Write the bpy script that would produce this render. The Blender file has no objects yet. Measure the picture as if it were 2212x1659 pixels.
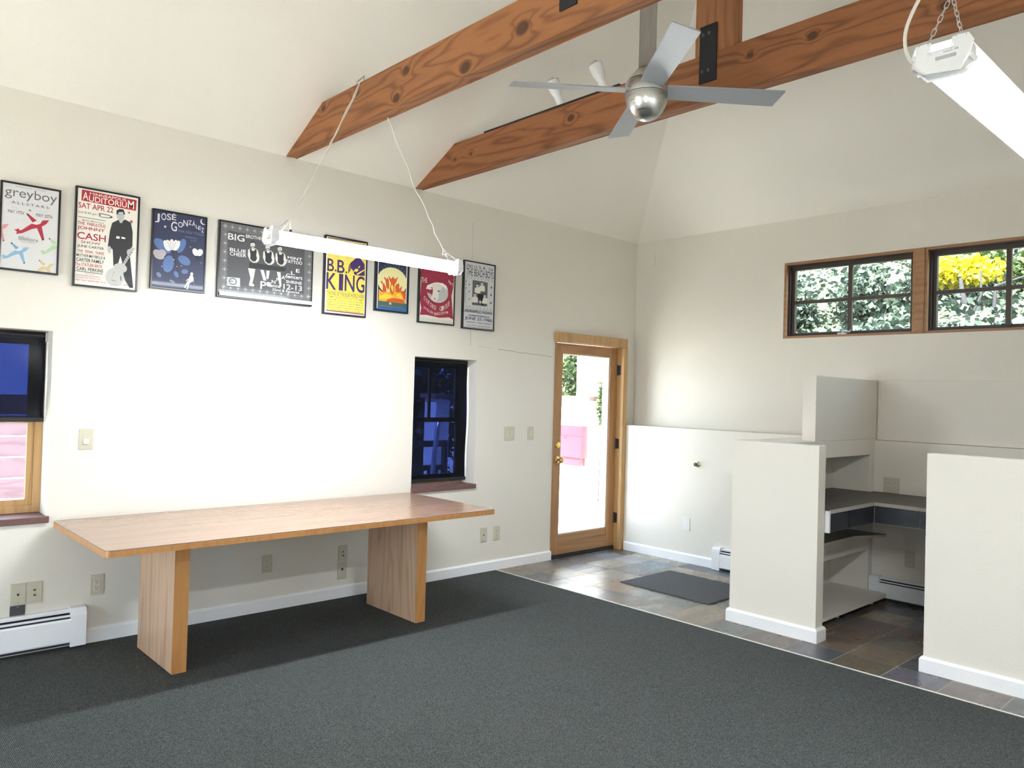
import bpy, bmesh, math, random
from mathutils import Vector, Matrix, geometry
random.seed(7)
SC = bpy.context.scene
COL = SC.collection

# ------------------------------------------------------------------ camera
W, H, FPX = 2212, 1659, 1657.5
cam_d = bpy.data.cameras.new('camera')
cam_d.sensor_width = 36.0
cam_d.lens = FPX / W * 36.0
cam_d.clip_start = 0.05
cam = bpy.data.objects.new('camera', cam_d)
COL.objects.link(cam)
SC.camera = cam
yaw, pitch, roll = 0.822717, 0.014647, 0.028155
fw = Vector((math.cos(yaw)*math.cos(pitch), math.sin(yaw)*math.cos(pitch), math.sin(pitch)))
r0 = Vector((math.sin(yaw), -math.cos(yaw), 0)); u0 = r0.cross(fw)
rt = math.cos(roll)*r0 + math.sin(roll)*u0
up = -math.sin(roll)*r0 + math.cos(roll)*u0
M = Matrix((rt, up, -fw)).transposed().to_4x4()
M.translation = Vector((-6.4673, -5.0724, 1.5477))
cam.matrix_world = M

# ------------------------------------------------------------------ view, world, sun
SC.view_settings.view_transform = 'Standard'
SC.view_settings.look = 'None'
SC.view_settings.gamma = 1.0
SC.view_settings.exposure = 0.98
SC.view_settings.use_curve_mapping = False
SC.cycles.use_denoising = True
SC.cycles.max_bounces = 10
SC.cycles.diffuse_bounces = 7
SC.cycles.transparent_max_bounces = 24
SC.cycles.sample_clamp_indirect = 8.0
SC.cycles.caustics_reflective = False
SC.cycles.caustics_refractive = False

SKY = 5.0
SUN = 34.0
LAMP = 98.0
world = bpy.data.worlds.new('world'); SC.world = world
world.use_nodes = True
wn = world.node_tree.nodes; wl = world.node_tree.links
bg = wn['Background']
geo = wn.new('ShaderNodeNewGeometry'); sep = wn.new('ShaderNodeSeparateXYZ')
wl.new(geo.outputs['Incoming'], sep.inputs[0])
mr = wn.new('ShaderNodeMapRange'); mr.inputs[1].default_value = -0.05; mr.inputs[2].default_value = -0.9
wl.new(sep.outputs['Z'], mr.inputs[0])
mx = wn.new('ShaderNodeMix'); mx.data_type = 'RGBA'
mx.inputs[6].default_value = (0.78, 0.89, 1.0, 1); mx.inputs[7].default_value = (0.55, 0.74, 1.0, 1)
wl.new(mr.outputs[0], mx.inputs[0]); wl.new(mx.outputs[2], bg.inputs[0])
bg.inputs[1].default_value = SKY

sun_d = bpy.data.lights.new('sun', 'SUN'); sun_d.energy = SUN; sun_d.angle = math.radians(1.0); sun_d.color = (1.0, 0.95, 0.86)
sun = bpy.data.objects.new('sun', sun_d); COL.objects.link(sun)
sun.rotation_euler = Vector((0.62, 0.12, -0.75)).to_track_quat('-Z', 'Y').to_euler()

# ------------------------------------------------------------------ materials
MAT = {}
def new_mat(name):
    m = bpy.data.materials.new(name); m.use_nodes = True
    MAT[name] = m
    return m, m.node_tree.nodes, m.node_tree.links, m.node_tree.nodes['Principled BSDF']
def nmath(N, L, op, a, b=None, c=None):
    n = N.new('ShaderNodeMath'); n.operation = op
    for i, v in enumerate((a, b, c)):
        if v is None: continue
        if isinstance(v, (int, float)): n.inputs[i].default_value = v
        else: L.new(v, n.inputs[i])
    return n.outputs[0]
def coords(N, L, scale=(1,1,1), kind='Object', rot=(0,0,0)):
    t = N.new('ShaderNodeTexCoord'); mp = N.new('ShaderNodeMapping')
    mp.inputs['Scale'].default_value = scale; mp.inputs['Rotation'].default_value = rot
    L.new(t.outputs[kind], mp.inputs[0]); return mp.outputs[0]
def noise(N, L, vec, scale, detail=3, rough=0.55, dist=0.0):
    n = N.new('ShaderNodeTexNoise'); n.inputs['Scale'].default_value = scale; n.inputs['Detail'].default_value = detail
    n.inputs['Roughness'].default_value = rough; n.inputs['Distortion'].default_value = dist
    L.new(vec, n.inputs['Vector']); return n.outputs['Fac']
def ramp(N, L, fac, stops):
    r = N.new('ShaderNodeValToRGB'); e = r.color_ramp.elements
    e[0].position, e[0].color = stops[0][0], (*stops[0][1], 1)
    e[1].position, e[1].color = stops[-1][0], (*stops[-1][1], 1)
    for p, c in stops[1:-1]:
        x = e.new(p); x.color = (*c, 1)
    L.new(fac, r.inputs[0]); return r.outputs[0]
def mixc(N, L, f, a, b, mode='MIX'):
    m = N.new('ShaderNodeMix'); m.data_type = 'RGBA'; m.blend_type = mode
    for s, v in ((m.inputs[0], f), (m.inputs[6], a), (m.inputs[7], b)):
        if isinstance(v, (int, float)): s.default_value = v
        elif isinstance(v, tuple): s.default_value = (*v, 1)
        else: L.new(v, s)
    return m.outputs[2]
def bump(N, L, B, h, strength=0.2, dist=0.01):
    b = N.new('ShaderNodeBump'); b.inputs['Strength'].default_value = strength; b.inputs['Distance'].default_value = dist
    L.new(h, b.inputs['Height']); L.new(b.outputs[0], B.inputs['Normal'])
def plain(name, col, rough=0.5, metal=0.0, bumpy=0.0, bscale=60, var=0.0, **kw):
    m, N, L, B = new_mat(name)
    B.inputs['Roughness'].default_value = rough; B.inputs['Metallic'].default_value = metal
    for k, v in kw.items(): B.inputs[k.replace('_', ' ')].default_value = v
    v = coords(N, L); n = noise(N, L, v, bscale, 4)
    k = var if var else 0.03
    c2 = tuple(max(0, c*(1-k)) for c in col)
    L.new(ramp(N, L, n, [(0.3, c2), (0.7, col)]), B.inputs['Base Color'])
    if bumpy: bump(N, L, B, n, bumpy, 0.004)
    return m
plain('wall_paint', (0.725, 0.690, 0.622), 0.55, bumpy=0.25, bscale=90, var=0.015)
plain('ceiling_paint', (0.87, 0.84, 0.775), 0.65, bumpy=0.2, bscale=70, var=0.015)
plain('trim_white', (0.83, 0.84, 0.86), 0.35)
plain('crack', (0.18, 0.16, 0.13), 0.9)
plain('heater_white', (0.80, 0.82, 0.85), 0.35)
plain('black_slot', (0.02, 0.02, 0.03), 0.6)
plain('plate_almond', (0.55, 0.52, 0.41), 0.4)
plain('plate_inner', (0.60, 0.57, 0.47), 0.35)
plain('plate_grey', (0.12, 0.12, 0.13), 0.4, 0.6)
plain('plate_white', (0.75, 0.75, 0.72), 0.4)
plain('dark_hole', (0.03, 0.025, 0.02), 0.6)
plain('brass', (0.75, 0.56, 0.25), 0.2, 1.0)
plain('steel', (0.55, 0.55, 0.56), 0.35, 1.0)
plain('bolt_steel', (0.12, 0.12, 0.12), 0.55, 0.7)
plain('black_iron', (0.012, 0.013, 0.018), 0.6, 0.2, bumpy=0.2)
plain('black_bronze', (0.035, 0.032, 0.035), 0.45, 0.3)
plain('sash_brown', (0.065, 0.045, 0.032), 0.45)
plain('frame_black', (0.008, 0.008, 0.012), 0.3)
plain('stone_sill', (0.17, 0.085, 0.075), 0.6, bumpy=0.3, var=0.25)
plain('cord_white', (0.72, 0.70, 0.64), 0.5)
plain('lamp_white', (0.82, 0.83, 0.86), 0.3)
plain('mat_grey', (0.11, 0.115, 0.12), 0.95, bumpy=1.0, bscale=260, var=0.6)
plain('concrete', (0.64, 0.62, 0.58), 0.8, var=0.1, bscale=4)
plain('stucco', (0.72, 0.68, 0.62), 0.8, bumpy=0.3)
plain('coping', (0.16, 0.09, 0.075), 0.7, var=0.3, bscale=8)
plain('red_metal', (0.19, 0.016, 0.030), 0.4)
plain('hill_soil', (0.05, 0.06, 0.035), 0.9, var=0.5, bscale=2)
plain('bark', (0.014, 0.013, 0.016), 0.9, bumpy=0.5, bscale=20, var=0.4)
plain('bench_dark', (0.05, 0.035, 0.03), 0.7)
plain('tube_metal', (0.5, 0.5, 0.52), 0.3, 0.8)
plain('bulb_glass', (0.55, 0.55, 0.52), 0.15)
plain('slot_grey', (0.45, 0.46, 0.48), 0.5)
plain('rubber', (0.02, 0.02, 0.02), 0.7)
def leafmat(name, c1, c2):
    m, N, L, B = new_mat(name)
    oi = N.new('ShaderNodeNewGeometry')
    L.new(ramp(N, L, oi.outputs['Random Per Island'], [(0.0, c1), (1.0, c2)]), B.inputs['Base Color'])
    B.inputs['Roughness'].default_value = 0.6
    tr = N.new('ShaderNodeBsdfTranslucent'); ms = N.new('ShaderNodeMixShader'); ms.inputs[0].default_value = 0.35
    L.new(ramp(N, L, oi.outputs['Random Per Island'], [(0.0, c1), (1.0, c2)]), tr.inputs[0])
    L.new(B.outputs[0], ms.inputs[1]); L.new(tr.outputs[0], ms.inputs[2]); L.new(ms.outputs[0], N['Material Output'].inputs[0])
leafmat('leaf_green', (0.018, 0.036, 0.012), (0.095, 0.14, 0.04))
leafmat('leaf_cool', (0.018, 0.032, 0.022), (0.07, 0.10, 0.068))
leafmat('leaf_yellow', (0.34, 0.28, 0.01), (0.55, 0.50, 0.02))
def brushed(name, col, rough, axis_scale):
    m, N, L, B = new_mat(name)
    B.inputs['Metallic'].default_value = 1.0
    n = noise(N, L, coords(N, L, axis_scale), 12, 4)
    L.new(ramp(N, L, n, [(0.3, tuple(c*0.8 for c in col)), (0.7, col)]), B.inputs['Base Color'])
    L.new(ramp(N, L, n, [(0.2, (rough*0.7,)*3), (0.8, (rough*1.2,)*3)]), B.inputs['Roughness'])
brushed('nickel', (0.60, 0.60, 0.58), 0.33, (1, 1, 14))
brushed('pole_nickel', (0.42, 0.40, 0.38), 0.5, (6, 6, 0.6))
plain('blade_silver', (0.36, 0.38, 0.41), 0.42, 0.35)

def wood(name, light, dark, axis, ring=26.0, rough=0.45, stretch=0.09, knots=(), plane='YZ', coat=0.0, contrast=1.0, wob=1.6):
    """long grain running along `axis`; knots are (a, b, radius) in object space of the two plane axes"""
    m, N, L, B = new_mat(name)
    t = N.new('ShaderNodeTexCoord'); sx = N.new('ShaderNodeSeparateXYZ'); L.new(t.outputs['Object'], sx.inputs[0])
    sc = [1.0, 1.0, 1.0]; sc['XYZ'.index(axis)] = stretch
    v = coords(N, L, tuple(sc))
    n1 = noise(N, L, v, 4.5, 2, 0.5, 0.6); n2 = noise(N, L, v, 60, 3, 0.6)
    other = [a for a in 'XYZ' if a != axis]
    field = nmath(N, L, 'ADD', nmath(N, L, 'MULTIPLY', sx.outputs[other[0]], ring*2.0), nmath(N, L, 'MULTIPLY', sx.outputs[other[1]], ring*2.0))
    field = nmath(N, L, 'ADD', field, nmath(N, L, 'MULTIPLY', n1, ring*wob))
    spot = None
    for (a, b, r) in knots:
        dx = nmath(N, L, 'SUBTRACT', sx.outputs[plane[0]], a); dy = nmath(N, L, 'SUBTRACT', sx.outputs[plane[1]], b)
        dx = nmath(N, L, 'MULTIPLY', dx, 0.75)
        d = nmath(N, L, 'SQRT', nmath(N, L, 'ADD', nmath(N, L, 'MULTIPLY', dx, dx), nmath(N, L, 'MULTIPLY', dy, dy)))
        dn = nmath(N, L, 'DIVIDE', d, r)
        e = nmath(N, L, 'EXPONENT', nmath(N, L, 'MULTIPLY', dn, -0.9))
        field = nmath(N, L, 'ADD', field, nmath(N, L, 'MULTIPLY', e, 22.0))
        mrn = N.new('ShaderNodeMapRange'); mrn.inputs[1].default_value = 1.25; mrn.inputs[2].default_value = 0.75
        L.new(dn, mrn.inputs[0])
        spot = mrn.outputs[0] if spot is None else nmath(N, L, 'MAXIMUM', spot, mrn.outputs[0])
    s = nmath(N, L, 'SINE', field); s = nmath(N, L, 'MULTIPLY_ADD', s, 0.5, 0.5)
    s = nmath(N, L, 'POWER', s, 3.0)
    s = nmath(N, L, 'MULTIPLY', s, 0.55*contrast)
    s = nmath(N, L, 'ADD', s, nmath(N, L, 'MULTIPLY', nmath(N, L, 'SUBTRACT', n2, 0.45), 0.7*contrast))
    s = nmath(N, L, 'ADD', s, nmath(N, L, 'MULTIPLY', nmath(N, L, 'SUBTRACT', n1, 0.45), 0.6*contrast))
    n = N.new('ShaderNodeClamp'); L.new(s, n.inputs[0])
    c = mixc(N, L, n.outputs[0], light, dark)
    if spot is not None:
        c = mixc(N, L, nmath(N, L, 'MULTIPLY', spot, 0.8), c, tuple(x*0.35 for x in dark))
    L.new(c, B.inputs['Base Color']); B.inputs['Roughness'].default_value = rough
    B.inputs['Coat Weight'].default_value = coat; B.inputs['Coat Roughness'].default_value = 0.12
    bump(N, L, B, s, 0.08, 0.003)
    return m
BK1 = [(-0.92, 3.395, .022), (-1.448, 3.378, .026), (-1.359, 3.243, .026), (-1.985, 3.237, .032), (-2.41, 3.30, .036), (-0.51, 3.40, .02)]
BK2 = [(-1.692, 3.345, .022), (-2.964, 3.358, .016), (-3.302, 3.352, .022), (-0.688, 3.326, .012), (-0.50, 3.32, .012), (-3.9, 3.29, .02)]
wood('beam_wood_a', (0.33, 0.130, 0.044), (0.115, 0.036, 0.012), 'Y', 30, 0.6, 0.12, BK1)
wood('beam_wood_b', (0.31, 0.118, 0.042), (0.115, 0.036, 0.012), 'Y', 30, 0.6, 0.12, BK2)
wood('post_wood', (0.36, 0.15, 0.06), (0.20, 0.075, 0.03), 'Z', 30, 0.6, 0.12)
wood('table_top_wood', (0.30, 0.19, 0.13), (0.22, 0.13, 0.085), 'X', 22, 0.26, 0.06, coat=0.15, contrast=0.6)
wood('table_leg_wood', (0.66, 0.44, 0.29), (0.40, 0.235, 0.145), 'Z', 34, 0.35, 0.08, coat=0.1, contrast=0.9)
wood('table_edge_wood', (0.50, 0.24, 0.08), (0.40, 0.17, 0.05), 'Z', 30, 0.4, 0.1)
wood('table_rail_wood', (0.13, 0.045, 0.02), (0.08, 0.025, 0.012), 'X', 30, 0.45, 0.1)
wood('door_wood', (0.40, 0.21, 0.085), (0.27, 0.125, 0.045), 'Z', 34, 0.4, 0.08, coat=0.1)
wood('door_wood_h', (0.40, 0.21, 0.085), (0.27, 0.125, 0.045), 'X', 34, 0.4, 0.08, coat=0.1)
wood('casing_wood', (0.52, 0.32, 0.14), (0.38, 0.21, 0.08), 'Z', 30, 0.45, 0.08)
wood('window_wood', (0.38, 0.20, 0.09), (0.25, 0.115, 0.045), 'Y', 30, 0.45, 0.08)
wood('fence_wood', (0.10, 0.060, 0.078), (0.062, 0.03, 0.042), 'X', 24, 0.8, 0.1, wob=2.5)

# carpet: loop pile, fine diagonal rows
m, N, L, B = new_mat('carpet')
v = coords(N, L); vr = coords(N, L, (1, 1, 1), 'Object', (0, 0, 0.0))
wv = N.new('ShaderNodeTexWave'); wv.inputs['Scale'].default_value = 48; wv.inputs['Distortion'].default_value = 3.0; wv.inputs['Detail'].default_value = 2; wv.inputs['Detail Scale'].default_value = 6
L.new(vr, wv.inputs['Vector'])
vo = N.new('ShaderNodeTexVoronoi'); vo.inputs['Scale'].default_value = 190; L.new(v, vo.inputs['Vector'])
n1 = noise(N, L, v, 300, 2, 0.7); n2 = noise(N, L, v, 1.3, 3)
h = nmath(N, L, 'ADD', nmath(N, L, 'MULTIPLY', wv.outputs['Fac'], 0.35), nmath(N, L, 'MULTIPLY', n1, 0.5))
h2 = nmath(N, L, 'SUBTRACT', h, nmath(N, L, 'MULTIPLY', vo.outputs['Distance'], 0.55))
c = ramp(N, L, h2, [(0.05, (0.025, 0.029, 0.029)), (0.30, (0.088, 0.096, 0.092)), (0.55, (0.22, 0.235, 0.228))])
c = mixc(N, L, nmath(N, L, 'MULTIPLY', n2, 0.35), c, (0.068, 0.073, 0.071))
L.new(c, B.inputs['Base Color']); B.inputs['Roughness'].default_value = 0.95; B.inputs['Specular IOR Level'].default_value = 0.15
bump(N, L, B, h2, 0.7, 0.004)

# slate: colour comes per tile from a face attribute, veined by noise
m, N, L, B = new_mat('slate')
at = N.new('ShaderNodeAttribute'); at.attribute_name = 'tile'
v = coords(N, L)
n1 = noise(N, L, v, 3.2, 2, 0.5, 0.4); n2 = noise(N, L, coords(N, L, (1, 1.6, 1)), 5, 3, 0.5, 0.3)
c = mixc(N, L, nmath(N, L, 'MULTIPLY', ramp(N, L, n1, [(0.35, (0, 0, 0)), (0.75, (1, 1, 1))]), 0.32), at.outputs['Color'], (0.21, 0.15, 0.10))
c = mixc(N, L, nmath(N, L, 'MULTIPLY', ramp(N, L, n2, [(0.38, (0, 0, 0)), (0.80, (1, 1, 1))]), 0.45), c, (0.06, 0.065, 0.075))
L.new(c, B.inputs['Base Color'])
L.new(ramp(N, L, n2, [(0.3, (0.24,)*3), (0.7, (0.36,)*3)]), B.inputs['Roughness'])
bump(N, L, B, n2, 0.04, 0.004)
plain('grout', (0.42, 0.39, 0.34), 0.8)
plain('edge_strip', (0.70, 0.69, 0.65), 0.35)
plain('slate_dark', (0.035, 0.036, 0.045), 0.4, bumpy=0.3, bscale=9, var=0.5)
plain('counter_slate', (0.075, 0.062, 0.05), 0.42, bumpy=0.3, bscale=9, var=0.4)

# window glass, seen straight through with a weak mirror
m, N, L, B = new_mat('glass')
N.remove(B); tp = N.new('ShaderNodeBsdfTransparent'); tp.inputs[0].default_value = (0.96, 0.98, 0.98, 1)
gl = N.new('ShaderNodeBsdfGlossy'); gl.inputs['Roughness'].default_value = 0.02
gg = N.new('ShaderNodeNewGeometry'); dp = N.new('ShaderNodeVectorMath'); dp.operation = 'DOT_PRODUCT'
L.new(gg.outputs['Incoming'], dp.inputs[0]); L.new(gg.outputs['Normal'], dp.inputs[1])
fr = nmath(N, L, 'MULTIPLY_ADD', nmath(N, L, 'POWER', nmath(N, L, 'SUBTRACT', 1.0, nmath(N, L, 'ABSOLUTE', dp.outputs['Value'])), 5.0), 0.5, 0.025)
ms = N.new('ShaderNodeMixShader'); L.new(fr, ms.inputs[0]); L.new(tp.outputs[0], ms.inputs[1]); L.new(gl.outputs[0], ms.inputs[2])
L.new(ms.outputs[0], N['Material Output'].inputs[0])
# dark blue see-through shade film
m, N, L, B = new_mat('shade_film')
B.inputs['Base Color'].default_value = (0.004, 0.006, 0.014, 1); B.inputs['Roughness'].default_value = 0.22
tp = N.new('ShaderNodeBsdfTransparent'); tp.inputs[0].default_value = (0.006, 0.0105, 0.052, 1)
ms = N.new('ShaderNodeMixShader'); ms.inputs[0].default_value = 0.3
L.new(tp.outputs[0], ms.inputs[1]); L.new(B.outputs[0], ms.inputs[2]); L.new(ms.outputs[0], N['Material Output'].inputs[0])
# lit diffuser of the shop lights
m, N, L, B = new_mat('lamp_glow')
B.inputs['Base Color'].default_value = (0.9, 0.9, 0.9, 1)
B.inputs['Emission Color'].default_value = (0.88, 0.94, 1.0, 1); B.inputs['Emission Strength'].default_value = LAMP

m, N, L, B = new_mat('lamp_body')
B.inputs['Base Color'].default_value = (0.85, 0.87, 0.9, 1)
B.inputs['Emission Color'].default_value = (0.92, 0.96, 1.0, 1); B.inputs['Emission Strength'].default_value = 2.2

# ------------------------------------------------------------------ mesh helpers
def mesh_obj(name, verts, faces, mats, parent=None, fm=None, smooth=False, kind=None):
    me = bpy.data.meshes.new(name); me.from_pydata([tuple(v) for v in verts], [], faces)
    for k in (mats if isinstance(mats, (list, tuple)) else [mats]): me.materials.append(MAT[k])
    if fm:
        for p, i in zip(me.polygons, fm): p.material_index = i
    if smooth:
        for p in me.polygons: p.use_smooth = True
    me.update()
    o = bpy.data.objects.new(name, me); COL.objects.link(o)
    if parent is not None:
        o.parent = parent
        if parent.type == 'EMPTY': o.matrix_parent_inverse = Matrix.Translation(-parent.location)
    if kind: o['kind'] = kind
    return o
class MB:
    """collects shapes for ONE mesh"""
    def __init__(s, bevel=0.0): s.v, s.f, s.m, s.bev = [], [], [], bevel
    def add(s, vs, fs, mi=0):
        b = len(s.v); s.v += [Vector(q) for q in vs]; s.f += [tuple(i+b for i in q) for q in fs]; s.m += [mi]*len(fs); return s
    def box(s, x0, x1, y0, y1, z0, z1, mi=0):
        x0, x1 = min(x0, x1), max(x0, x1); y0, y1 = min(y0, y1), max(y0, y1); z0, z1 = min(z0, z1), max(z0, z1)
        return s.add([(x0,y0,z0),(x1,y0,z0),(x1,y1,z0),(x0,y1,z0),(x0,y0,z1),(x1,y0,z1),(x1,y1,z1),(x0,y1,z1)],
            [(0,3,2,1),(4,5,6,7),(0,1,5,4),(1,2,6,5),(2,3,7,6),(3,0,4,7)], mi)
    def prism(s, poly, axis, a, b, mi=0):
        """poly: 2D points in the two other axes (cyclic order), extruded along axis a..b"""
        n = len(poly)
        def P(q, t):
            if axis == 'X': return (t, q[0], q[1])
            if axis == 'Y': return (q[0], t, q[1])
            return (q[0], q[1], t)
        vs = [P(q, a) for q in poly] + [P(q, b) for q in poly]
        tri = geometry.tessellate_polygon([[Vector((q[0], q[1], 0)) for q in poly]])
        fs = [tuple(t) for t in tri] + [tuple(i+n for i in reversed(t)) for t in tri]
        fs += [(i, (i+1) % n, (i+1) % n+n, i+n) for i in range(n)]
        return s.add(vs, fs, mi)
    def tube(s, pts, r, seg=10, mi=0, closed=False, caps=True):
        pts = [Vector(p) for p in pts]; n = len(pts); b = len(s.v)
        rs = r if isinstance(r, (list, tuple)) else [r]*n
        t0 = (pts[1]-pts[0]).normalized(); nrm = t0.orthogonal().normalized(); rings = []
        for i, p in enumerate(pts):
            if closed: t = (pts[(i+1) % n]-pts[i-1]).normalized()
            else: t = (pts[min(i+1, n-1)]-pts[max(i-1, 0)]).normalized()
            nrm = (nrm - t*nrm.dot(t)).normalized(); bn = t.cross(nrm)
            rings.append([p+(nrm*math.cos(2*math.pi*k/seg)+bn*math.sin(2*math.pi*k/seg))*rs[i] for k in range(seg)])
        vs = [q for rg in rings for q in rg]; fs = []
        for i in range(n if closed else n-1):
            j = (i+1) % n
            for k in range(seg):
                l = (k+1) % seg; fs.append((i*seg+k, i*seg+l, j*seg+l, j*seg+k))
        if caps and not closed: fs += [tuple(reversed(range(seg))), tuple((n-1)*seg+k for k in range(seg))]
        return s.add(vs, fs, mi)
    def lathe(s, prof, origin=(0,0,0), axis=(0,0,1), seg=32, mi=0):
        """prof: (radius, height) pairs along axis"""
        ax = Vector(axis).normalized(); e1 = ax.orthogonal().normalized(); e2 = ax.cross(e1); o = Vector(origin)
        vs, fs = [], []
        for (r, h) in prof:
            vs += [o+ax*h+(e1*math.cos(2*math.pi*k/seg)+e2*math.sin(2*math.pi*k/seg))*max(r, 1e-5) for k in range(seg)]
        for i in range(len(prof)-1):
            for k in range(seg):
                l = (k+1) % seg; fs.append((i*seg+k, i*seg+l, (i+1)*seg+l, (i+1)*seg+k))
        return s.add(vs, fs, mi)
    def build(s, name, mats, parent=None, smooth=False, kind=None, bevel=None):
        o = mesh_obj(name, s.v, s.f, mats, parent, s.m, smooth, kind)
        bv = s.bev if bevel is None else bevel
        if bv:
            md = o.modifiers.new('bevel', 'BEVEL'); md.width = bv; md.segments = 2; md.limit_method = 'ANGLE'; md.angle_limit = math.radians(40)
        if smooth:
            o.data.set_sharp_from_angle(angle=math.radians(38))
        return o
def box(name, mat, x0, x1, y0, y1, z0, z1, parent=None, bevel=0.0, kind=None):
    return MB(bevel).box(x0, x1, y0, y1, z0, z1).build(name, mat, parent, kind=kind)
def tag(o, label, cat, group=None):
    o['label'] = label; o['category'] = cat
    if group: o['group'] = group
    return o
def thing(name, label, cat, loc=(0,0,0), group=None, rotz=0.0):
    o = bpy.data.objects.new(name, None); COL.objects.link(o); o.location = loc; o.rotation_euler = (0, 0, rotz)
    o.empty_display_size = 0.05
    return tag(o, label, cat, group)
def struct(name):
    o = bpy.data.objects.new(name, None); COL.objects.link(o); o['kind'] = 'structure'; return o
def copy_tree(o, parent=None):
    c = o.copy(); COL.objects.link(c)
    if parent is not None: c.parent = parent
    for ch in list(o.children): copy_tree(ch, c)
    return c
def wall_sheet(axis, pos, thick, a0, a1, z0, z1, holes):
    """wall with rectangular openings: inner face at pos, outer at pos+thick, reveals closed"""
    As = sorted({a0, a1, *[h[0] for h in holes], *[h[1] for h in holes]})
    Zs = sorted({z0, z1, *[h[2] for h in holes], *[h[3] for h in holes]})
    mb = MB()
    def P(a, z, d): return (a, pos+d, z) if axis == 'y' else (pos+d, a, z)
    def solid(i, j):
        if i < 0 or j < 0 or i >= len(As)-1 or j >= len(Zs)-1: return False
        ca, cz = (As[i]+As[i+1])/2, (Zs[j]+Zs[j+1])/2
        return not any(h[0] < ca < h[1] and h[2] < cz < h[3] for h in holes)
    for i in range(len(As)-1):
        for j in range(len(Zs)-1):
            if not solid(i, j): continue
            A, Bb, Z, Y = As[i], As[i+1], Zs[j], Zs[j+1]
            for d in (0, thick): mb.add([P(A, Z, d), P(Bb, Z, d), P(Bb, Y, d), P(A, Y, d)], [(0, 1, 2, 3)])
            for (di, dj, q) in ((-1, 0, (A, Z, A, Y)), (1, 0, (Bb, Z, Bb, Y)), (0, -1, (A, Z, Bb, Z)), (0, 1, (A, Y, Bb, Y))):
                if not solid(i+di, j+dj):
                    mb.add([P(q[0], q[1], 0), P(q[2], q[3], 0), P(q[2], q[3], thick), P(q[0], q[1], thick)], [(0, 1, 2, 3)])
    return mb
# ================================================================== ROOM SHELL
XB, YF = -8.2, -5.5          # far ends of the room behind the camera
ZE, SL, RY = 3.19, 0.52, -2.75
ZR = ZE + SL*2.75
W1 = (-6.06, -5.40, 0.737, 1.845); W2 = (-2.837, -2.175, 0.737, 1.84)
DH = (-1.205, -0.275, 0.0, 2.075)
wall_sheet('y', 0.0, 0.2, XB, 0.0, 0, ZE, [W1, W2, DH]).build('wall_left', 'wall_paint', kind='structure')
wr = wall_sheet('x', 0.0, 0.16, YF, 0.0, 0, ZE, [(-3.95, -1.668, 2.125, 2.805)]).build('wall_right', 'wall_paint', kind='structure')
wall_sheet('x', XB-0.16, 0.16, YF, 0.0, 0, ZE, [(-2.7, -0.9, 0.06, 2.0)]).build('wall_back', 'wall_paint', kind='structure')
BW = [(-8.05, -6.75, 0.06, 2.1)]
wall_sheet('y', YF-0.16, 0.16, XB, 0.0, 0, ZE, BW).build('wall_front', 'wall_paint', kind='structure')
# hipped ceiling
A, Bx = (-2.75, RY, ZR), (XB+2.75, RY, ZR)
mesh_obj('ceiling', [(XB, 0, ZE), (0, 0, ZE), (0, YF, ZE), (XB, YF, ZE), A, Bx],
         [(0, 1, 4, 5), (1, 2, 4), (2, 3, 5, 4), (3, 0, 5)], 'ceiling_paint', kind='structure')
CX = -1.907
mesh_obj('floor', [(XB, YF, 0), (CX, YF, 0), (CX, 0, 0), (XB, 0, 0)], [(0, 1, 2, 3)], 'carpet', kind='structure')
# slate floor of the entry: grout bed with 30 cm tiles on a running grid
fe = struct('floor_entry')
box('grout_bed', 'grout', CX, 0.0, YF, 0.0, -0.02, -0.0015, fe)
cols = [(0.07, 0.08, 0.10), (0.16, 0.12, 0.08), (0.27, 0.21, 0.14), (0.12, 0.125, 0.115), (0.20, 0.14, 0.13), (0.32, 0.26, 0.19), (0.09, 0.10, 0.105), (0.36, 0.32, 0.25), (0.115, 0.085, 0.065), (0.15, 0.17, 0.20)]
vs, fs, fc = [], [], []
rnd = random.Random(21)
xs = [-1.903, -1.632] + [-1.632+0.2985*k for k in range(1, 6)] + [0.0]
for i in range(len(xs)-1):
    y = -5.5+0.15+0.002
    ys = [-5.5] + [-5.5+0.10+0.3*k for k in range(0, 18)] + [0.0]
    k = 0
    while k < len(ys)-1:
        a, b = ys[k], ys[k+1]; g = 0.0030
        b0 = len(vs)
        vs += [(xs[i]+g, a+g, 0), (xs[i+1]-g, a+g, 0), (xs[i+1]-g, b-g, 0), (xs[i]+g, b-g, 0)]
        fs.append((b0, b0+1, b0+2, b0+3))
        fc.append(rnd.choice(cols)); k += 1
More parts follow.
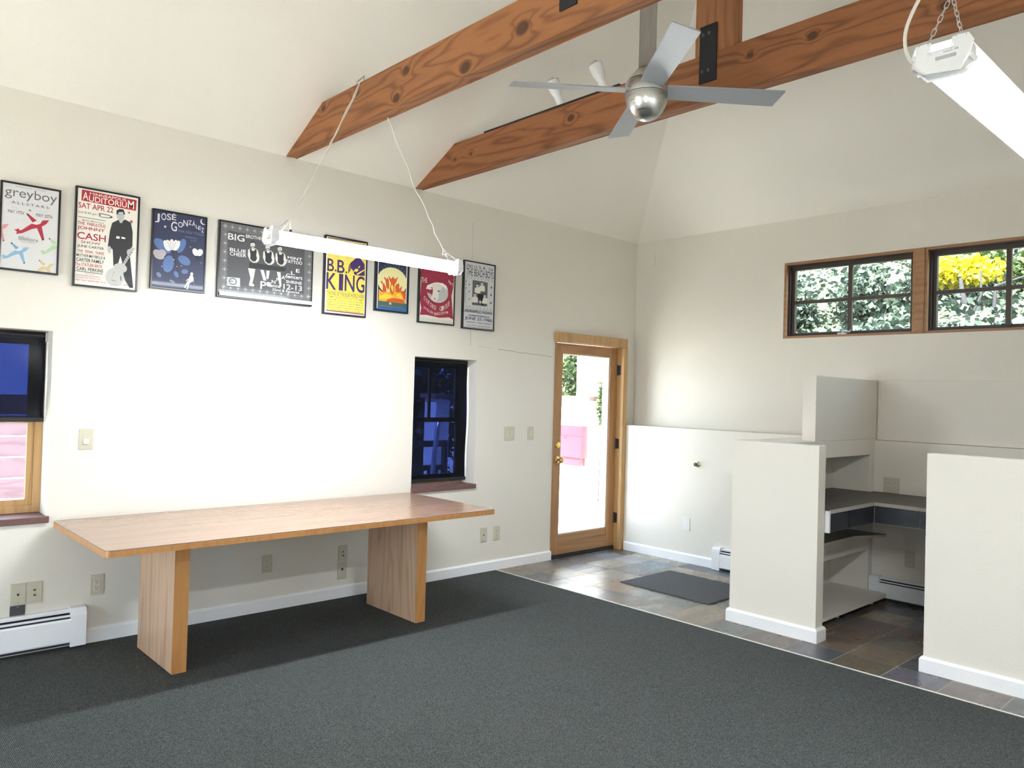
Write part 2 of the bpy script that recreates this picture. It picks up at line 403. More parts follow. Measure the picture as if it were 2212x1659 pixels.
# hand-set tile colours; near the door lightened to paint in its daylight
def settile(px, py, c):
    for q, f in enumerate(fs):
        if vs[f[0]][0] <= px <= vs[f[1]][0] and vs[f[0]][1] <= py <= vs[f[2]][1]: fc[q] = c
for px, py, c in [(-1.8,-2.4,(0.07,0.075,0.085)),(-1.8,-2.7,(0.17,0.135,0.10)),(-1.8,-2.95,(0.055,0.06,0.075)),(-1.8,-3.2,(0.085,0.07,0.045)),(-1.8,-3.55,(0.085,0.08,0.10)),(-1.8,-3.85,(0.12,0.10,0.095)),
                 (-1.5,-3.2,(0.12,0.09,0.06)),(-1.5,-2.95,(0.105,0.075,0.05)),(-1.2,-2.95,(0.11,0.075,0.055)),(-1.2,-3.2,(0.085,0.08,0.06)),(-1.5,-3.5,(0.045,0.05,0.06)),(-0.9,-3.2,(0.09,0.06,0.05)),
                 (-1.8,-0.2,(0.15,0.12,0.085)),(-1.8,-0.5,(0.075,0.072,0.08)),(-1.8,-0.8,(0.16,0.145,0.135)),(-1.8,-1.1,(0.09,0.105,0.13)),(-1.8,-1.4,(0.13,0.12,0.105)),(-1.8,-1.7,(0.15,0.14,0.12)),(-1.8,-2.0,(0.17,0.135,0.10)),
                 (-1.5,-2.0,(0.19,0.16,0.115)),(-1.5,-1.7,(0.11,0.11,0.10)),(-1.2,-0.5,(0.08,0.085,0.11)),(-0.9,-0.8,(0.15,0.16,0.16)),(-1.5,-0.8,(0.27,0.25,0.24)),(-1.5,-1.1,(0.24,0.19,0.14)),(-1.5,-1.4,(0.17,0.17,0.17)),(-1.2,-0.8,(0.28,0.26,0.23)),(-1.5,-0.5,(0.19,0.165,0.12)),(-0.9,-0.5,(0.27,0.24,0.19)),(-0.6,-0.5,(0.25,0.24,0.23)),(-0.6,-0.8,(0.13,0.17,0.19)),(-0.4,-0.8,(0.26,0.24,0.21)),(-0.9,-0.2,(0.11,0.10,0.09)),(-0.6,-0.2,(0.15,0.17,0.19)),(-1.2,-0.2,(0.10,0.09,0.09)),(-1.5,-0.2,(0.15,0.12,0.09)),(-1.2,-1.1,(0.23,0.21,0.19)),(-1.5,-0.2,(0.15,0.13,0.10))]:
    settile(px, py, tuple(1.3*v for v in c))
slt = mesh_obj('slate_tiles', vs, fs, 'slate', fe)
at = slt.data.attributes.new('tile', 'FLOAT_COLOR', 'FACE')
for q, c in enumerate(fc): at.data[q].color = (*c, 1)
box('trim_1', 'edge_strip', CX-0.004, CX+0.005, YF, -0.016, 0.0, 0.004, kind='structure')

# lower furred part of the right wall, the nook wall and its low shelf ledge
MB(0.003).box(-0.22, 0.0, -2.15, -0.085, 0, 1.275).build('wall_wainscot', 'wall_paint', kind='structure')
MB(0.003).box(-0.06, 0.0, YF, -2.51, 0, 1.265).box(-0.018, 0.0, YF, -2.515, 1.268, 1.757).build('wall_nook', 'wall_paint', kind='structure')
# entry half wall with its open niche and the raised fin
MB(0.003).box(-1.6, -1.5, -2.78, -2.15, 0, 1.275).box(-1.5, -0.06, -2.20, -2.15, 0, 1.275).box(-0.13, -0.0, -2.51, -2.2, 0, 1.275).box(-1.5, -0.13, -2.51, -2.2, 1.15, 1.275)\
    .box(-1.095, 0.0, -2.51, -2.41, 1.275, 1.752).build('wall_divider', 'wall_paint', kind='structure')
MB(0.003).box(-1.6, -1.5, YF, -3.43, 0, 1.275).build('wall_half', 'wall_paint', kind='structure')
# baseboards (bevelled top edge)
def baseboard(name, axis, face, out, a0, a1, h=0.088, t=0.016):
    p = [(face, 0), (face+out*t, 0), (face+out*t, h-0.014), (face+out*t*0.35, h), (face, h)]
    MB().prism(p if axis == 'Y' else p, axis if axis == 'X' else 'Y', a0, a1).build(name, 'trim_white', kind='structure') if axis == 'X' else \
    MB().prism([(q[0], q[1]) for q in p], 'Y', a0, a1).build(name, 'trim_white', kind='structure')
baseboard('baseboard_left', 'X', 0.0, -1, -5.187, -1.207)
baseboard('baseboard_left_end', 'X', 0.0, -1, XB, -6.35)
baseboard('baseboard_wainscot', 'Y', -0.22, -1, -1.17, -0.10)
mb = MB()
def bb(mb, x0, x1, y0, y1):
    mb.box(x0, x1, y0, y1, 0, 0.076); t = 0.010
    c = [(x0, y0, 0.076), (x1, y0, 0.076), (x1, y1, 0.076), (x0, y1, 0.076), (x0+t, y0+t, 0.09), (x1-t, y0+t, 0.09), (x1-t, y1-t, 0.09), (x0+t, y1-t, 0.09)]
    mb.add(c, [(4, 5, 6, 7), (0, 1, 5, 4), (1, 2, 6, 5), (2, 3, 7, 6), (3, 0, 4, 7)])
bb(mb, -1.617, -1.484, -2.797, -2.134); mb.build('baseboard_divider', 'trim_white', kind='structure')
mb = MB(); bb(mb, -1.617, -1.484, YF+0.002, -3.413); mb.build('baseboard_half', 'trim_white', kind='structure')
# hairline cracks in the plaster
def crack(pts, w=0.0022):
    mb = MB()
    for a, b in zip(pts[:-1], pts[1:]):
        dx, dz = b[0]-a[0], b[1]-a[1]; l = math.hypot(dx, dz); nx, nz = -dz/l*w/2, dx/l*w/2
        mb.add([(a[0]-nx, -0.0006, a[1]-nz), (a[0]+nx, -0.0006, a[1]+nz), (b[0]+nx, -0.0006, b[1]+nz), (b[0]-nx, -0.0006, b[1]-nz)], [(0, 1, 2, 3)])
    return mb
wl_o = bpy.data.objects['wall_left']
crack([(-2.262, 2.103), (-2.262, 2.03), (-2.257, 2.0), (-2.258, 1.965)], 0.003).build('plaster_crack', 'crack', wl_o)
crack([(-2.269, 3.02), (-2.268, 2.685)], 0.0016).build('plaster_crack', 'crack', wl_o)
zz = [(-2.18, 1.965), (-2.0, 1.955)]
crack(zz, 0.0012).build('plaster_crack', 'crack', wl_o)
rr = random.Random(3)
zz = [(-1.95+0.05*k, 1.952-0.0022*k+rr.uniform(-0.004, 0.004)) for k in range(15)]
crack(zz, 0.003).build('plaster_crack', 'crack', wl_o)

# ================================================================== LEFT WALL WINDOWS
def left_window(n, hole, shade_bottom, seen_sash):
    x0, x1, z0, z1 = hole
    w = struct('window_%d' % n); YW = 0.165
    zs = z0+0.038
    MB(0.004).box(x0-0.003 if n == 2 else x0, x1+0.012, -0.018, 0.20, z0, zs).build('window_sill', 'stone_sill', w)
    fr = MB(0.002); g = 0.042
    zf = zs+0.004
    fr.box(x0, x0+g, YW, YW+0.06, zf, z1).box(x1-g, x1, YW, YW+0.06, zf, z1).box(x0+g, x1-g, YW, YW+0.06, z1-g, z1).box(x0+g, x1-g, YW, YW+0.06, zf, zf+g)
    fr.build('window_frame', 'casing_wood', w)
    zm = (zf+z1)/2+0.01; s = 0.035
    for nm, a, b, y in (('sash_lower', zf+g, zm+0.02, YW+0.012), ('sash_upper', zm-0.02, z1-g, YW+0.035)):
        sm = MB(0.0015); xa, xb = x0+g, x1-g
        sm.box(xa, xa+s, y, y+0.022, a, b).box(xb-s, xb, y, y+0.022, a, b).box(xa+s, xb-s, y, y+0.022, b-s, b).box(xa+s, xb-s, y, y+0.022, a, a+s)
        if nm == 'sash_upper': sm.box((xa+xb)/2-0.010-0.02, (xa+xb)/2+0.012-0.02, y, y+0.022, a+s, b-s)
        so = sm.build(nm, 'casing_wood', w)
        box('glass', 'glass', xa+s, xb-s, y+0.009, y+0.012, a+s, b-s, so)
    return w
left_window(1, W1, 1.31, True)
left_window(2, W2, 0.80, True)
def roller_shade(label, hole, zb):
    x0, x1, z0, z1 = hole; y = 0.128
    t = thing('roller_shade', label, 'blind', ((x0+x1)/2, y, zb))
    xa, xb = x0+0.012, x1-0.012
    MB().tube([(xa, y+0.01, z1-0.026), (xb, y+0.01, z1-0.026)], 0.021, 16).build('roller', 'frame_black', t, smooth=True)
    # film hangs with a slight curl at its right edge
    vs, fs = [], []; nx, nz = 14, 20
    for j in range(nz+1):
        for i in range(nx+1):
            u, v = i/nx, j/nz
            vs.append((xa+(xb-xa)*u, y-0.012+0.006*math.sin(v*9)*max(0, u-0.75)*4, zb+(z1-0.03-zb)*v))
    for j in range(nz):
        for i in range(nx): a = j*(nx+1)+i; fs.append((a, a+1, a+nx+2, a+nx+1))
    mesh_obj('shade_film', vs, fs, 'shade_film', t, smooth=True)
    MB(0.002).box(xa-0.004, xb+0.004, y-0.020, y-0.004, zb-0.012, zb+0.016).build('bottom_bar', 'frame_black', t)
    MB(0.001).box(x1-0.012, x1-0.001, y-0.01, y+0.03, z1-0.06, z1-0.005).build('bracket', 'steel', t)
    return t
roller_shade('dark blue see-through roller shade pulled halfway down the window at the left edge', W1, 1.325)
roller_shade('dark blue see-through roller shade pulled down over the window beside the table end', W2, 0.812)

# ================================================================== DOOR
d = struct('door_1')
dx0, dx1, dz0, dz1 = -1.198, -0.282, 0.035, 2.062
st, tr, br = 0.098, 0.100, 0.19
MB(0.003).box(dx0, dx0+st, 0.0, 0.045, dz0, dz1).build('door_stile', 'door_wood', d)
MB(0.003).box(dx1-st-0.012, dx1, 0.0, 0.045, dz0, dz1).build('door_stile', 'door_wood', d)
MB(0.003).box(dx0+st, dx1-st-0.012, 0.001, 0.044, dz1-tr, dz1).build('door_rail', 'door_wood_h', d)
MB(0.003).box(dx0+st, dx1-st-0.012, 0.001, 0.044, dz0, dz0+br-0.075).box(dx0+st, dx1-st-0.012, 0.006, 0.040, dz0+br-0.073, dz0+br).build('door_rail', 'door_wood_h', d)
box('glass', 'glass', dx0+st, dx1-st-0.012, 0.020, 0.025, dz0+br, dz1-tr, d)
gz = MB(); a, b, z0, z1 = dx0+st, dx1-st-0.012, dz0+br, dz1-tr
gz.box(a, a+0.008, 0.012, 0.032, z0, z1).box(b-0.012, b, 0.012, 0.032, z0, z1).box(a+0.008, b-0.012, 0.012, 0.032, z1-0.008, z1).box(a+0.008, b-0.012, 0.012, 0.032, z0, z0+0.008)
gz.build('glazing_bead', 'edge_strip', d)
box('threshold', 'rubber', dx0-0.004, dx1, -0.012, 0.2, 0.0, 0.033, d)
# jambs and proud casing
MB(0.002).box(-1.213, -1.2, -0.012, 0.10, 0.0, 2.066).build('door_jamb', 'door_wood', d)
MB(0.004).box(-0.280, -0.215, -0.085, 0.10, 0.0, 2.066).build('door_post', 'casing_wood', d)
MB(0.004).box(-1.225, -0.215, -0.078, 0.10, 2.068, 2.158).build('door_head', 'casing_wood', d)
for z in (1.836, 1.08, 0.321):
    MB().tube([(-0.283, -0.006, z-0.055), (-0.283, -0.006, z+0.055)], 0.0075, 10).box(-0.2815, -0.2800, -0.045, 0.0, z-0.05, z+0.05).build('hinge', 'black_bronze', d, smooth=True)
# brass turn latch and knob
kx = -1.140
MB().lathe([(0, 0), (0.030, 0), (0.031, 0.006), (0.026, 0.012), (0.0, 0.013)], (kx, 0, 1.086), (0, -1, 0), 28).box(kx-0.005, kx+0.005, -0.034, -0.012, 1.068, 1.104).build('deadbolt_turn', 'brass', d, smooth=True)
kb = MB().lathe([(0, 0), (0.033, 0), (0.034, 0.005), (0.024, 0.010), (0.012, 0.014), (0.011, 0.034), (0.021, 0.040), (0.030, 0.052), (0.030, 0.062), (0.022, 0.072), (0.0, 0.076)], (kx, 0, 0.944), (0, -1, 0), 28)
kb.build('door_knob', 'brass', d, smooth=True)

# ================================================================== HIGH WINDOWS IN THE RIGHT WALL
wz0, wz1 = 2.125, 2.805
w = struct('window_3')
post = (-2.846, -2.775)
MB(0.003).box(-0.006, 0.13, post[0], post[1], wz0+0.002, wz1-0.002).build('window_mullion', 'window_wood', w)
def awning(n, ya, yb):      # ya < yb
    q = struct('window_%d' % n) if n != 3 else w
    fr = MB(0.002); g = 0.020
    fr.box(0.004, 0.15, ya, ya+g, wz0, wz1).box(0.004, 0.15, yb-g, yb, wz0, wz1).box(0.004, 0.15, ya+g, yb-g, wz1-g, wz1).box(0.004, 0.15, ya+g, yb-g, wz0, wz0+g)
    fr.build('window_frame', 'window_wood', q)
    ga, gb = ya+g, yb-g; s0 = 0.016
    sc_ = MB(); z0, z1 = wz0+g, wz1-g
    sc_.box(0.045, 0.06, ga, ga+s0, z0, z1).box(0.045, 0.06, gb-s0, gb, z0, z1).box(0.045, 0.06, ga+s0, gb-s0, z1-s0, z1).box(0.045, 0.06, ga+s0, gb-s0, z0, z0+s0)
    sc_.build('screen_frame', 'black_bronze', q)
    sa = MB(0.002); s = 0.042; x0, x1 = 0.085, 0.125
    sa.box(x0, x1, ga, ga+s, z0, z1).box(x0, x1, gb-s, gb, z0, z1).box(x0, x1, ga+s, gb-s, z1-s, z1).box(x0, x1, ga+s, gb-s, z0, z0+s*0.8)
    ym, zm = (ga+gb)/2, (z0+z1)/2-0.012
    sa.box(x0+0.006, x1-0.006, ym-0.018, ym+0.018, z0+s*0.8, z1-s).box(x0+0.007, x1-0.007, ga+s, ym-0.018, zm-0.015, zm+0.015).box(x0+0.007, x1-0.007, ym+0.018, gb-s, zm-0.015, zm+0.015)
    so = sa.build('sash', 'sash_brown', q)
    box('glass', 'glass', 0.101, 0.104, ga+s, gb-s, z0+s*0.8, z1-s, so)
    cr = MB(0.001); yc = ym+0.03
    cr.box(0.008, 0.044, yc-0.035, yc+0.035, wz0+g, wz0+g+0.014).tube([(0.02, yc, wz0+g+0.014), (0.016, yc-0.015, wz0+g+0.03), (0.014, yc-0.07, wz0+g+0.018), (0.012, yc-0.075, wz0+g+0.034)], 0.006, 8)
    cr.build('window_crank', 'black_bronze' if n == 4 else 'steel', q, smooth=True)
    for yy in (ya+(yb-ya)*0.24, ya+(yb-ya)*0.78):
        MB().box(0.042, 0.046, yy-0.003, yy+0.003, wz0+g+0.012, wz0+g+0.05).build('screen_clip', 'black_bronze', q)
awning(3, -2.775, -1.668)
awning(4, -3.95, -2.846)
# windows behind the camera let the daylight in
def plain_window(n, axis, pos, a0, a1, z0, z1):
    q = struct('window_%d' % n); mb = MB(0.003); g = 0.05
    def bx(a, b, c, e, dd=(0.03, 0.09)):
        if axis == 'y': mb.box(a, b, pos+dd[0], pos+dd[1], c, e)
        else: mb.box(pos+dd[0], pos+dd[1], a, b, c, e)
    bx(a0, a0+g, z0, z1); bx(a1-g, a1, z0, z1); bx(a0+g, a1-g, z1-g, z1); bx(a0+g, a1-g, z0, z0+g); bx((a0+a1)/2-0.02, (a0+a1)/2+0.02, z0+g, z1-g)
    mb.build('window_frame', 'casing_wood', q)
    m2 = MB()
    if axis == 'y': m2.box(a0+g, a1-g, pos+0.058, pos+0.062, z0+g, z1-g)
    else: m2.box(pos+0.058, pos+0.062, a0+g, a1-g, z0+g, z1-g)
    m2.build('glass', 'glass', q)
plain_window(5, 'y', YF-0.16, *BW[0]); plain_window(6, 'x', XB-0.16, -2.7, -0.9, 0.06, 2.0)
# light portals (sampling guides for the sky, they give no light of their own)
def portal(name, loc, direc, sx, sy):
    ld = bpy.data.lights.new(name, 'AREA'); ld.shape = 'RECTANGLE'; ld.size = sx; ld.size_y = sy; ld.cycles.is_portal = True
    o = bpy.data.objects.new(name, ld); COL.objects.link(o); o.location = loc
    o.rotation_euler = Vector(direc).to_track_quat('-Z', 'Y').to_euler()
portal('portal_1', (-5.73, 0.205, 1.29), (0, -1, 0), 0.68, 1.12); portal('portal_2', (-2.5, 0.205, 1.29), (0, -1, 0), 0.68, 1.12)
portal('portal_3', (-0.74, 0.205, 1.03), (0, -1, 0), 0.95, 2.1); portal('portal_4', (0.165, -2.81, 2.465), (-1, 0, 0), 2.3, 0.7)
for k, (a0, a1, z0, z1) in enumerate(BW): portal('portal_%d' % (5+k), ((a0+a1)/2, YF-0.17, (z0+z1)/2), (0, 1, 0), a1-a0, z1-z0)
portal('portal_7', (XB-0.17, -1.8, 1.1), (1, 0, 0), 1.8, 2.1)

# ================================================================== ROOF TRUSSES
def truss(name, label, x0, x1, mat, bolts):
    t = thing(name, label, 'beam', (x0, 0, ZE), 'timber roof trusses')
    zt = 3.442; ye = (zt-ZE)/SL
    MB(0.004).prism([(-0.002, ZE+0.001), (-ye, zt), (YF+ye, zt), (YF+0.002, ZE+0.001)], 'X', x0, x1).build('tie_beam', mat, t)
    MB(0.004).prism([(-2.63, zt), (-2.87, zt), (-2.87, ZR-0.068), (RY, ZR-0.004), (-2.63, ZR-0.068)], 'X', x0+0.001, x1-0.001).build('king_post', 'post_wood', t)
    pl = MB(0.0015).box(x0-0.007, x0, -2.766, -2.658, 3.288, 3.603).build('iron_plate', 'black_iron', t)
    for yy in (-2.683, -2.722):
        for zz in (3.35, 3.553):
            MB().lathe([(0.0, 0.0), (0.011, 0), (0.011, 0.003), (0.0085, 0.004), (0.0085, 0.010), (0.0, 0.011)], (x0-0.007, yy, zz), (-1, 0, 0), 6).build('bolt', 'bolt_steel', pl)
    return t
truss('roof_truss', 'knotty timber tie beam nearer the camera, with the white cord looped over it', -3.995, -3.92, 'beam_wood_a', True)
truss('roof_truss', 'knotty timber tie beam behind the ceiling fan, with the bolted black plate', -2.88, -2.81, 'beam_wood_b', True)
# track with two spot heads lying on the rear beam
t = thing('track_light', 'slim track lying on the rear beam with two white spot heads turned upward', 'spotlight', (-2.86, -1.46, 3.443))
MB().box(-2.884, -2.848, -2.09, -0.836, 3.443, 3.455).build('track', 'frame_black', t)
for (yy, zz) in ((-1.55, 3.455), (-1.925, 3.455)):
    base = MB(0.002).box(-2.850, -2.842, yy-0.012, yy+0.012, zz-0.004, zz+0.045).tube([(-2.846, yy, zz+0.03), (-2.82, yy-0.004, zz+0.045)], 0.006, 8)
    o1 = base.build('spot_arm', 'lamp_white', t)
    ax = Vector((-0.30, 0.24, 0.92)).normalized(); o = Vector((-2.835, yy-0.02, zz-0.002))
    hd = MB().lathe([(a_*1.12, b_*1.25) for a_, b_ in [(0.0, 0.0), (0.022, 0.0), (0.024, 0.01), (0.024, 0.05), (0.024, 0.065), (0.036, 0.098), (0.038, 0.125), (0.040, 0.148), (0.0375, 0.148), (0.034, 0.11), (0.0, 0.10)]], o, ax, 28).build('spot_head', 'lamp_white', t, smooth=True)
    MB().lathe([(0.045, 0.186), (0.036, 0.1862), (0.036, 0.156)], o, ax, 28).build('spot_rim', 'frame_black', hd, smooth=True)
    MB().lathe([(0.028, 0.128), (0.031, 0.160), (0.028, 0.190), (0.016, 0.205), (0.0, 0.209)], o, ax, 24).build('bulb', 'bulb_glass', hd, smooth=True)

# ================================================================== CEILING FAN
FX, FY, FZ = -3.467, -2.75, 3.035
t = thing('ceiling_fan', 'brushed nickel ceiling fan with four silver blades hanging between the beams', 'fan', (FX, FY, FZ))
MB(0.003).box(-0.036, 0.036, -0.036, 0.036, 0, 1.49).build('downrod', 'pole_nickel', t)
o = bpy.data.objects['downrod']
for v_ in o.data.vertices:
    x_, y_ = v_.co.x, v_.co.y; c_, s_ = math.cos(math.radians(38)), math.sin(math.radians(38))
    v_.co = Vector((FX+x_*c_*1.15-y_*s_*1.15, FY+x_*s_*1.15+y_*c_*1.15, FZ+0.09+v_.co.z-0.005))
MB().lathe([(0.102, 0.0), (0.104, 0.006), (0.103, 0.055), (0.098, 0.060), (0.0, 0.060)], (FX, FY, FZ+0.004), (0, 0, 1), 48).build('motor_housing', 'nickel', t, smooth=True)
MB().lathe([(0.098, 0.0), (0.094, 0.006), (0.055, 0.055), (0.045, 0.065), (0.0, 0.066)], (FX, FY, FZ+0.067), (0, 0, 1), 48).build('upper_cone', 'nickel', t, smooth=True)
MB().lathe([(0.0995, 0.0), (0.0995, 0.004)], (FX, FY, FZ), (0, 0, 1), 48).build('seam_ring', 'black_iron', t, smooth=True)
MB().lathe([(0.104*math.cos(a_*math.pi/2/14), -0.125*math.sin(a_*math.pi/2/14)) for a_ in range(15)], (FX, FY, FZ), (0, 0, 1), 48).build('dome_cap', 'nickel', t, smooth=True)
def blade(ang, L=0.665, wd=0.126):
    a = math.radians(ang); dx, dy = math.cos(a), math.sin(a)
    tilt = math.radians(12); pr = [(0.085, -0.052, 0.052), (0.2, -0.056, 0.056), (0.42, -0.060, 0.060), (L-0.05, -wd/2, wd/2)]
    top, bot = [], []
    P = []
    for r_, lo, hi in pr: P.append((r_, lo)); 
    P.append((L-0.05, -wd/2)); P.append((L+0.02, wd/2)); P2 = [(r_, hi) for r_, lo, hi in reversed(pr)]
    outl = [(pr[0][0], pr[0][1]), (pr[1][0], pr[1][1]), (pr[2][0], pr[2][1]), (L+0.008, -wd/2), (L-0.008, wd/2), (pr[2][0], pr[2][2]), (pr[1][0], pr[1][2]), (pr[0][0], pr[0][2])]
    mb = MB(0.0012); n = len(outl); vs = []
    for h in (-0.003, 0.003):
        for (r_, w_) in outl:
            zz = -w_*math.sin(tilt)+h; ww = w_*math.cos(tilt)
            vs.append((FX+dx*r_-dy*ww, FY+dy*r_+dx*ww, FZ+0.022+zz))
    mb.add(vs, [tuple(range(n)), tuple(reversed(range(n, 2*n)))]+[(i, (i+1) % n, (i+1) % n+n, i+n) for i in range(n)])
    return mb.build('blade', 'blade_silver', t)
for a in (51, 141, 231, 321): blade(a)

# ================================================================== SHOP LIGHTS
def chain(mb, a, b, pitch=0.017, r=0.0011, w=0.0042):
    a, b = Vector(a), Vector(b); L = (b-a).length; d_ = (b-a)/L; n = max(2, int(L/pitch)); s1 = d_.orthogonal().normalized(); s2 = d_.cross(s1)
    for k in range(n):
        c = a+d_*L*(k+0.5)/n; sd = s1 if k % 2 else s2; hl = L/n*0.62
        mb.tube([c+d_*hl*0.6*math.cos(t_)+d_*hl*0.4*(1 if math.cos(t_) > 0 else -1)*abs(math.cos(t_))**0.5+sd*w*math.sin(t_) for t_ in [2*math.pi*q/10 for q in range(10)]], r, 5, closed=True)
def shop_light(label, x0, x1, yc, z, hangs, tw, cords):
    t = thing('shop_light', label, 'lamp', ((x0+x1)/2, yc, z), 'white strip lights hung from the beams')
    MB(0.003).prism([(yc-0.054, z+0.018), (yc-0.050, z+0.018), (yc-0.050, z+0.030), (yc+0.050, z+0.030), (yc+0.050, z+0.018), (yc+0.054, z+0.018), (yc+0.050, z+0.056)][:0]+[(yc+0.054, z+0.018), (yc+0.050, z+0.018), (yc+0.0495, z+0.030), (yc-0.0495, z+0.030), (yc-0.050, z+0.018), (yc-0.054, z+0.018), (yc-0.050, z+0.056), (yc-0.030, z+0.070), (yc+0.030, z+0.070), (yc+0.050, z+0.056)], 'X', x0+0.03, x1-0.03).build('housing', 'lamp_body', t)
    pr = [(yc+0.049*math.cos(a_), z+0.016-0.016*math.sin(a_)) for a_ in [math.pi*k/12 for k in range(13)]]
    pr = [(yc+0.049, z+0.030)]+pr+[(yc-0.049, z+0.030)]
    MB().prism(pr, 'X', x0+0.03, x1-0.03).build('diffuser', 'lamp_glow', t, smooth=True)
    for xa, xb in ((x0, x0+0.030), (x1-0.030, x1)):
        ec = MB(0.006).prism([(yc-0.058, z+0.044), (yc-0.058, z+0.014), (yc-0.036, z-0.006), (yc+0.036, z-0.006), (yc+0.058, z+0.014), (yc+0.058, z+0.044), (yc+0.050, z+tw), (yc+0.026, z+tw), (yc+0.022, z+tw-0.018), (yc-0.022, z+tw-0.018), (yc-0.026, z+tw), (yc-0.050, z+tw)], 'X', xa, xb)
        eo = ec.build('end_cap', 'lamp_white', t)
        xo = xa-0.0008 if xa == x0 else xb+0.0008
        MB().box(xo, xo+0.0006, yc-0.030, yc+0.012, z+0.020, z+0.028).build('cap_slot', 'slot_grey', eo)
        MB().box(xo, xo+0.0006, yc-0.034, yc-0.004, z+0.034, z+0.038).build('cap_slot', 'slot_grey', eo)
    for (xh, ap) in hangs:
        for s in (-1, 1):
            mb = MB(); chain(mb, (xh, yc+s*0.038, z+tw), ap); mb.build('chain', 'steel', t)
        for s in (-1, 1):
            hk = MB(); hk.tube([(xh-0.010, yc+s*0.038-0.014, z+0.020), (xh-0.014, yc+s*0.038-0.010, z+tw+0.008), (xh-0.014, yc+s*0.038+0.008, z+tw+0.008), (xh-0.010, yc+s*0.038+0.012, z+0.030)], 0.0018, 6)
            hk.build('spring_hook', 'steel', t)
    for nm, pts, r in cords:
        MB().tube(pts, r, 8).build(nm, 'cord_white', t, smooth=True)
    return t
def sag(a, b, n=14, s=0.0, wob=0.0, seed=1):
    rn = random.Random(seed); a, b = Vector(a), Vector(b)
    return [a.lerp(b, k/n)+Vector((rn.uniform(-wob, wob), rn.uniform(-wob, wob), -s*math.sin(math.pi*k/n)+rn.uniform(-wob, wob)*0.5)) for k in range(n+1)]
ap1, ap2 = (-4.542, -1.18, 2.470), (-3.485, -1.18, 2.462)
cordA = [(-3.94, -0.957, 3.446), (-3.999, -0.957, 3.446)] + sag((-4.002, -0.958, 3.43), ap1, 16, 0.02, 0.006, 4)
cordB = sag((-3.95, -1.205, 3.18), ap2, 14, 0.02, 0.008, 5)
lamp1 = shop_light('lit white strip light hanging in front of the framed posters', -4.66, -3.37, -1.18, 2.325,
    [(-4.62, ap1), (-3.41, ap2)], 0.080,
    [('cord', cordA, 0.0042), ('cord', [p+Vector((0.004, 0.004, 0.002)) for p in sag((-4.006, -0.962, 3.43), ap1, 16, 0.028, 0.007, 9)], 0.003),
     ('cord', cordB, 0.0035), ('cord', [ap1, (-4.555, -1.18, 2.44), (-4.60, -1.17, 2.38), (-4.64, -1.17, 2.35)], 0.004),
     ('cord', [ap2, (-3.49, -1.18, 2.43), (-3.46, -1.185, 2.44), (-3.48, -1.18, 2.47)], 0.004)])
MB(0.002).tube([(-4.535, -1.18, 2.475), (-4.532, -1.18, 2.415)], 0.006, 10).build('plug', 'cord_white', lamp1, smooth=True)
MB().tube([(-4.532, -1.18, 2.415), (-4.532, -1.18, 2.404)], 0.0068, 10).build('plug_tip', 'frame_black', lamp1, smooth=True)
def smooth_path(p, k=5):
    p = [Vector(q) for q in p]; out = []
    for i in range(len(p)-1):
        a, b, c, e = p[max(i-1, 0)], p[i], p[i+1], p[min(i+2, len(p)-1)]
        for q in range(k):
            t_ = q/k; out.append(0.5*((2*b)+(c-a)*t_+(2*a-5*b+4*c-e)*t_*t_+(3*b-a-3*c+e)*t_**3))
    return out+[p[-1]]
MB().tube([(-3.985, -0.905, 3.440), (-3.985, -0.905, 3.468), (-3.985, -0.985, 3.482), (-3.985, -0.985, 3.452)], 0.0045, 8).build('hanger_bracket', 'steel', lamp1)
MB().tube([(-3.985, -0.905, 3.466), (-3.995, -0.925, 3.452), (-3.999, -0.957, 3.447)], 0.004, 8).build('cord', 'cord_white', lamp1, smooth=True)
ap3, ap4 = (-4.60, -4.475, 2.475), (-3.55, -4.475, 2.475)
cd = [(-4.640, -4.424, 2.325), (-4.665, -4.415, 2.320), (-4.680, -4.408, 2.345), (-4.675, -4.405, 2.385), (-4.66, -4.412, 2.43), (-4.635, -4.43, 2.49), (-4.55, -4.46, 2.62), (-4.3, -4.48, 2.95), (-4.002, -4.49, 3.45), (-3.93, -4.49, 3.446)]
lamp2 = shop_light('lit white strip light close overhead at the upper right corner', -4.66, -3.37, -4.475, 2.288,
    [(-4.645, ap3), (-3.39, ap4)], 0.058,
    [('cord', smooth_path(cd), 0.0038), ('cord', [p+Vector((0.007, 0.004, 0.003)) for p in smooth_path(cd[4:])], 0.0034),
     ('cord', sag(ap4, (-3.92, -4.46, 3.19), 8, 0.0, 0.004, 3), 0.0035), ('cord', [ap3, (-4.57, -4.475, 2.54), (-4.5, -4.48, 2.66)], 0.005)])

# ================================================================== TABLE
tx0, tx1, ty0, ty1, tz = -5.375, -2.880, -1.085, -0.03, 0.75
t = thing('conference_table', 'long light wood conference table on two slab legs along the left wall', 'table', ((tx0+tx1)/2, (ty0+ty1)/2, 0))
def rrect(x0, x1, y0, y1, r, n=5):
    p = []
    for cx, cy, a0 in ((x1-r, y1-r, 0), (x0+r, y1-r, 90), (x0+r, y0+r, 180), (x1-r, y0+r, 270)):
        for k in range(n+1): a = math.radians(a0+90*k/n); p.append((cx+r*math.cos(a), cy+r*math.sin(a)))
    return p
MB().prism(rrect(tx0+0.002, tx1-0.002, ty0+0.002, ty1-0.002, 0.03), 'Z', tz-0.006, tz).build('tabletop', 'table_top_wood', t)
MB(0.002).prism(rrect(tx0, tx1, ty0, ty1, 0.032), 'Z', tz-0.034, tz-0.006).build('top_edge', 'table_edge_wood', t)
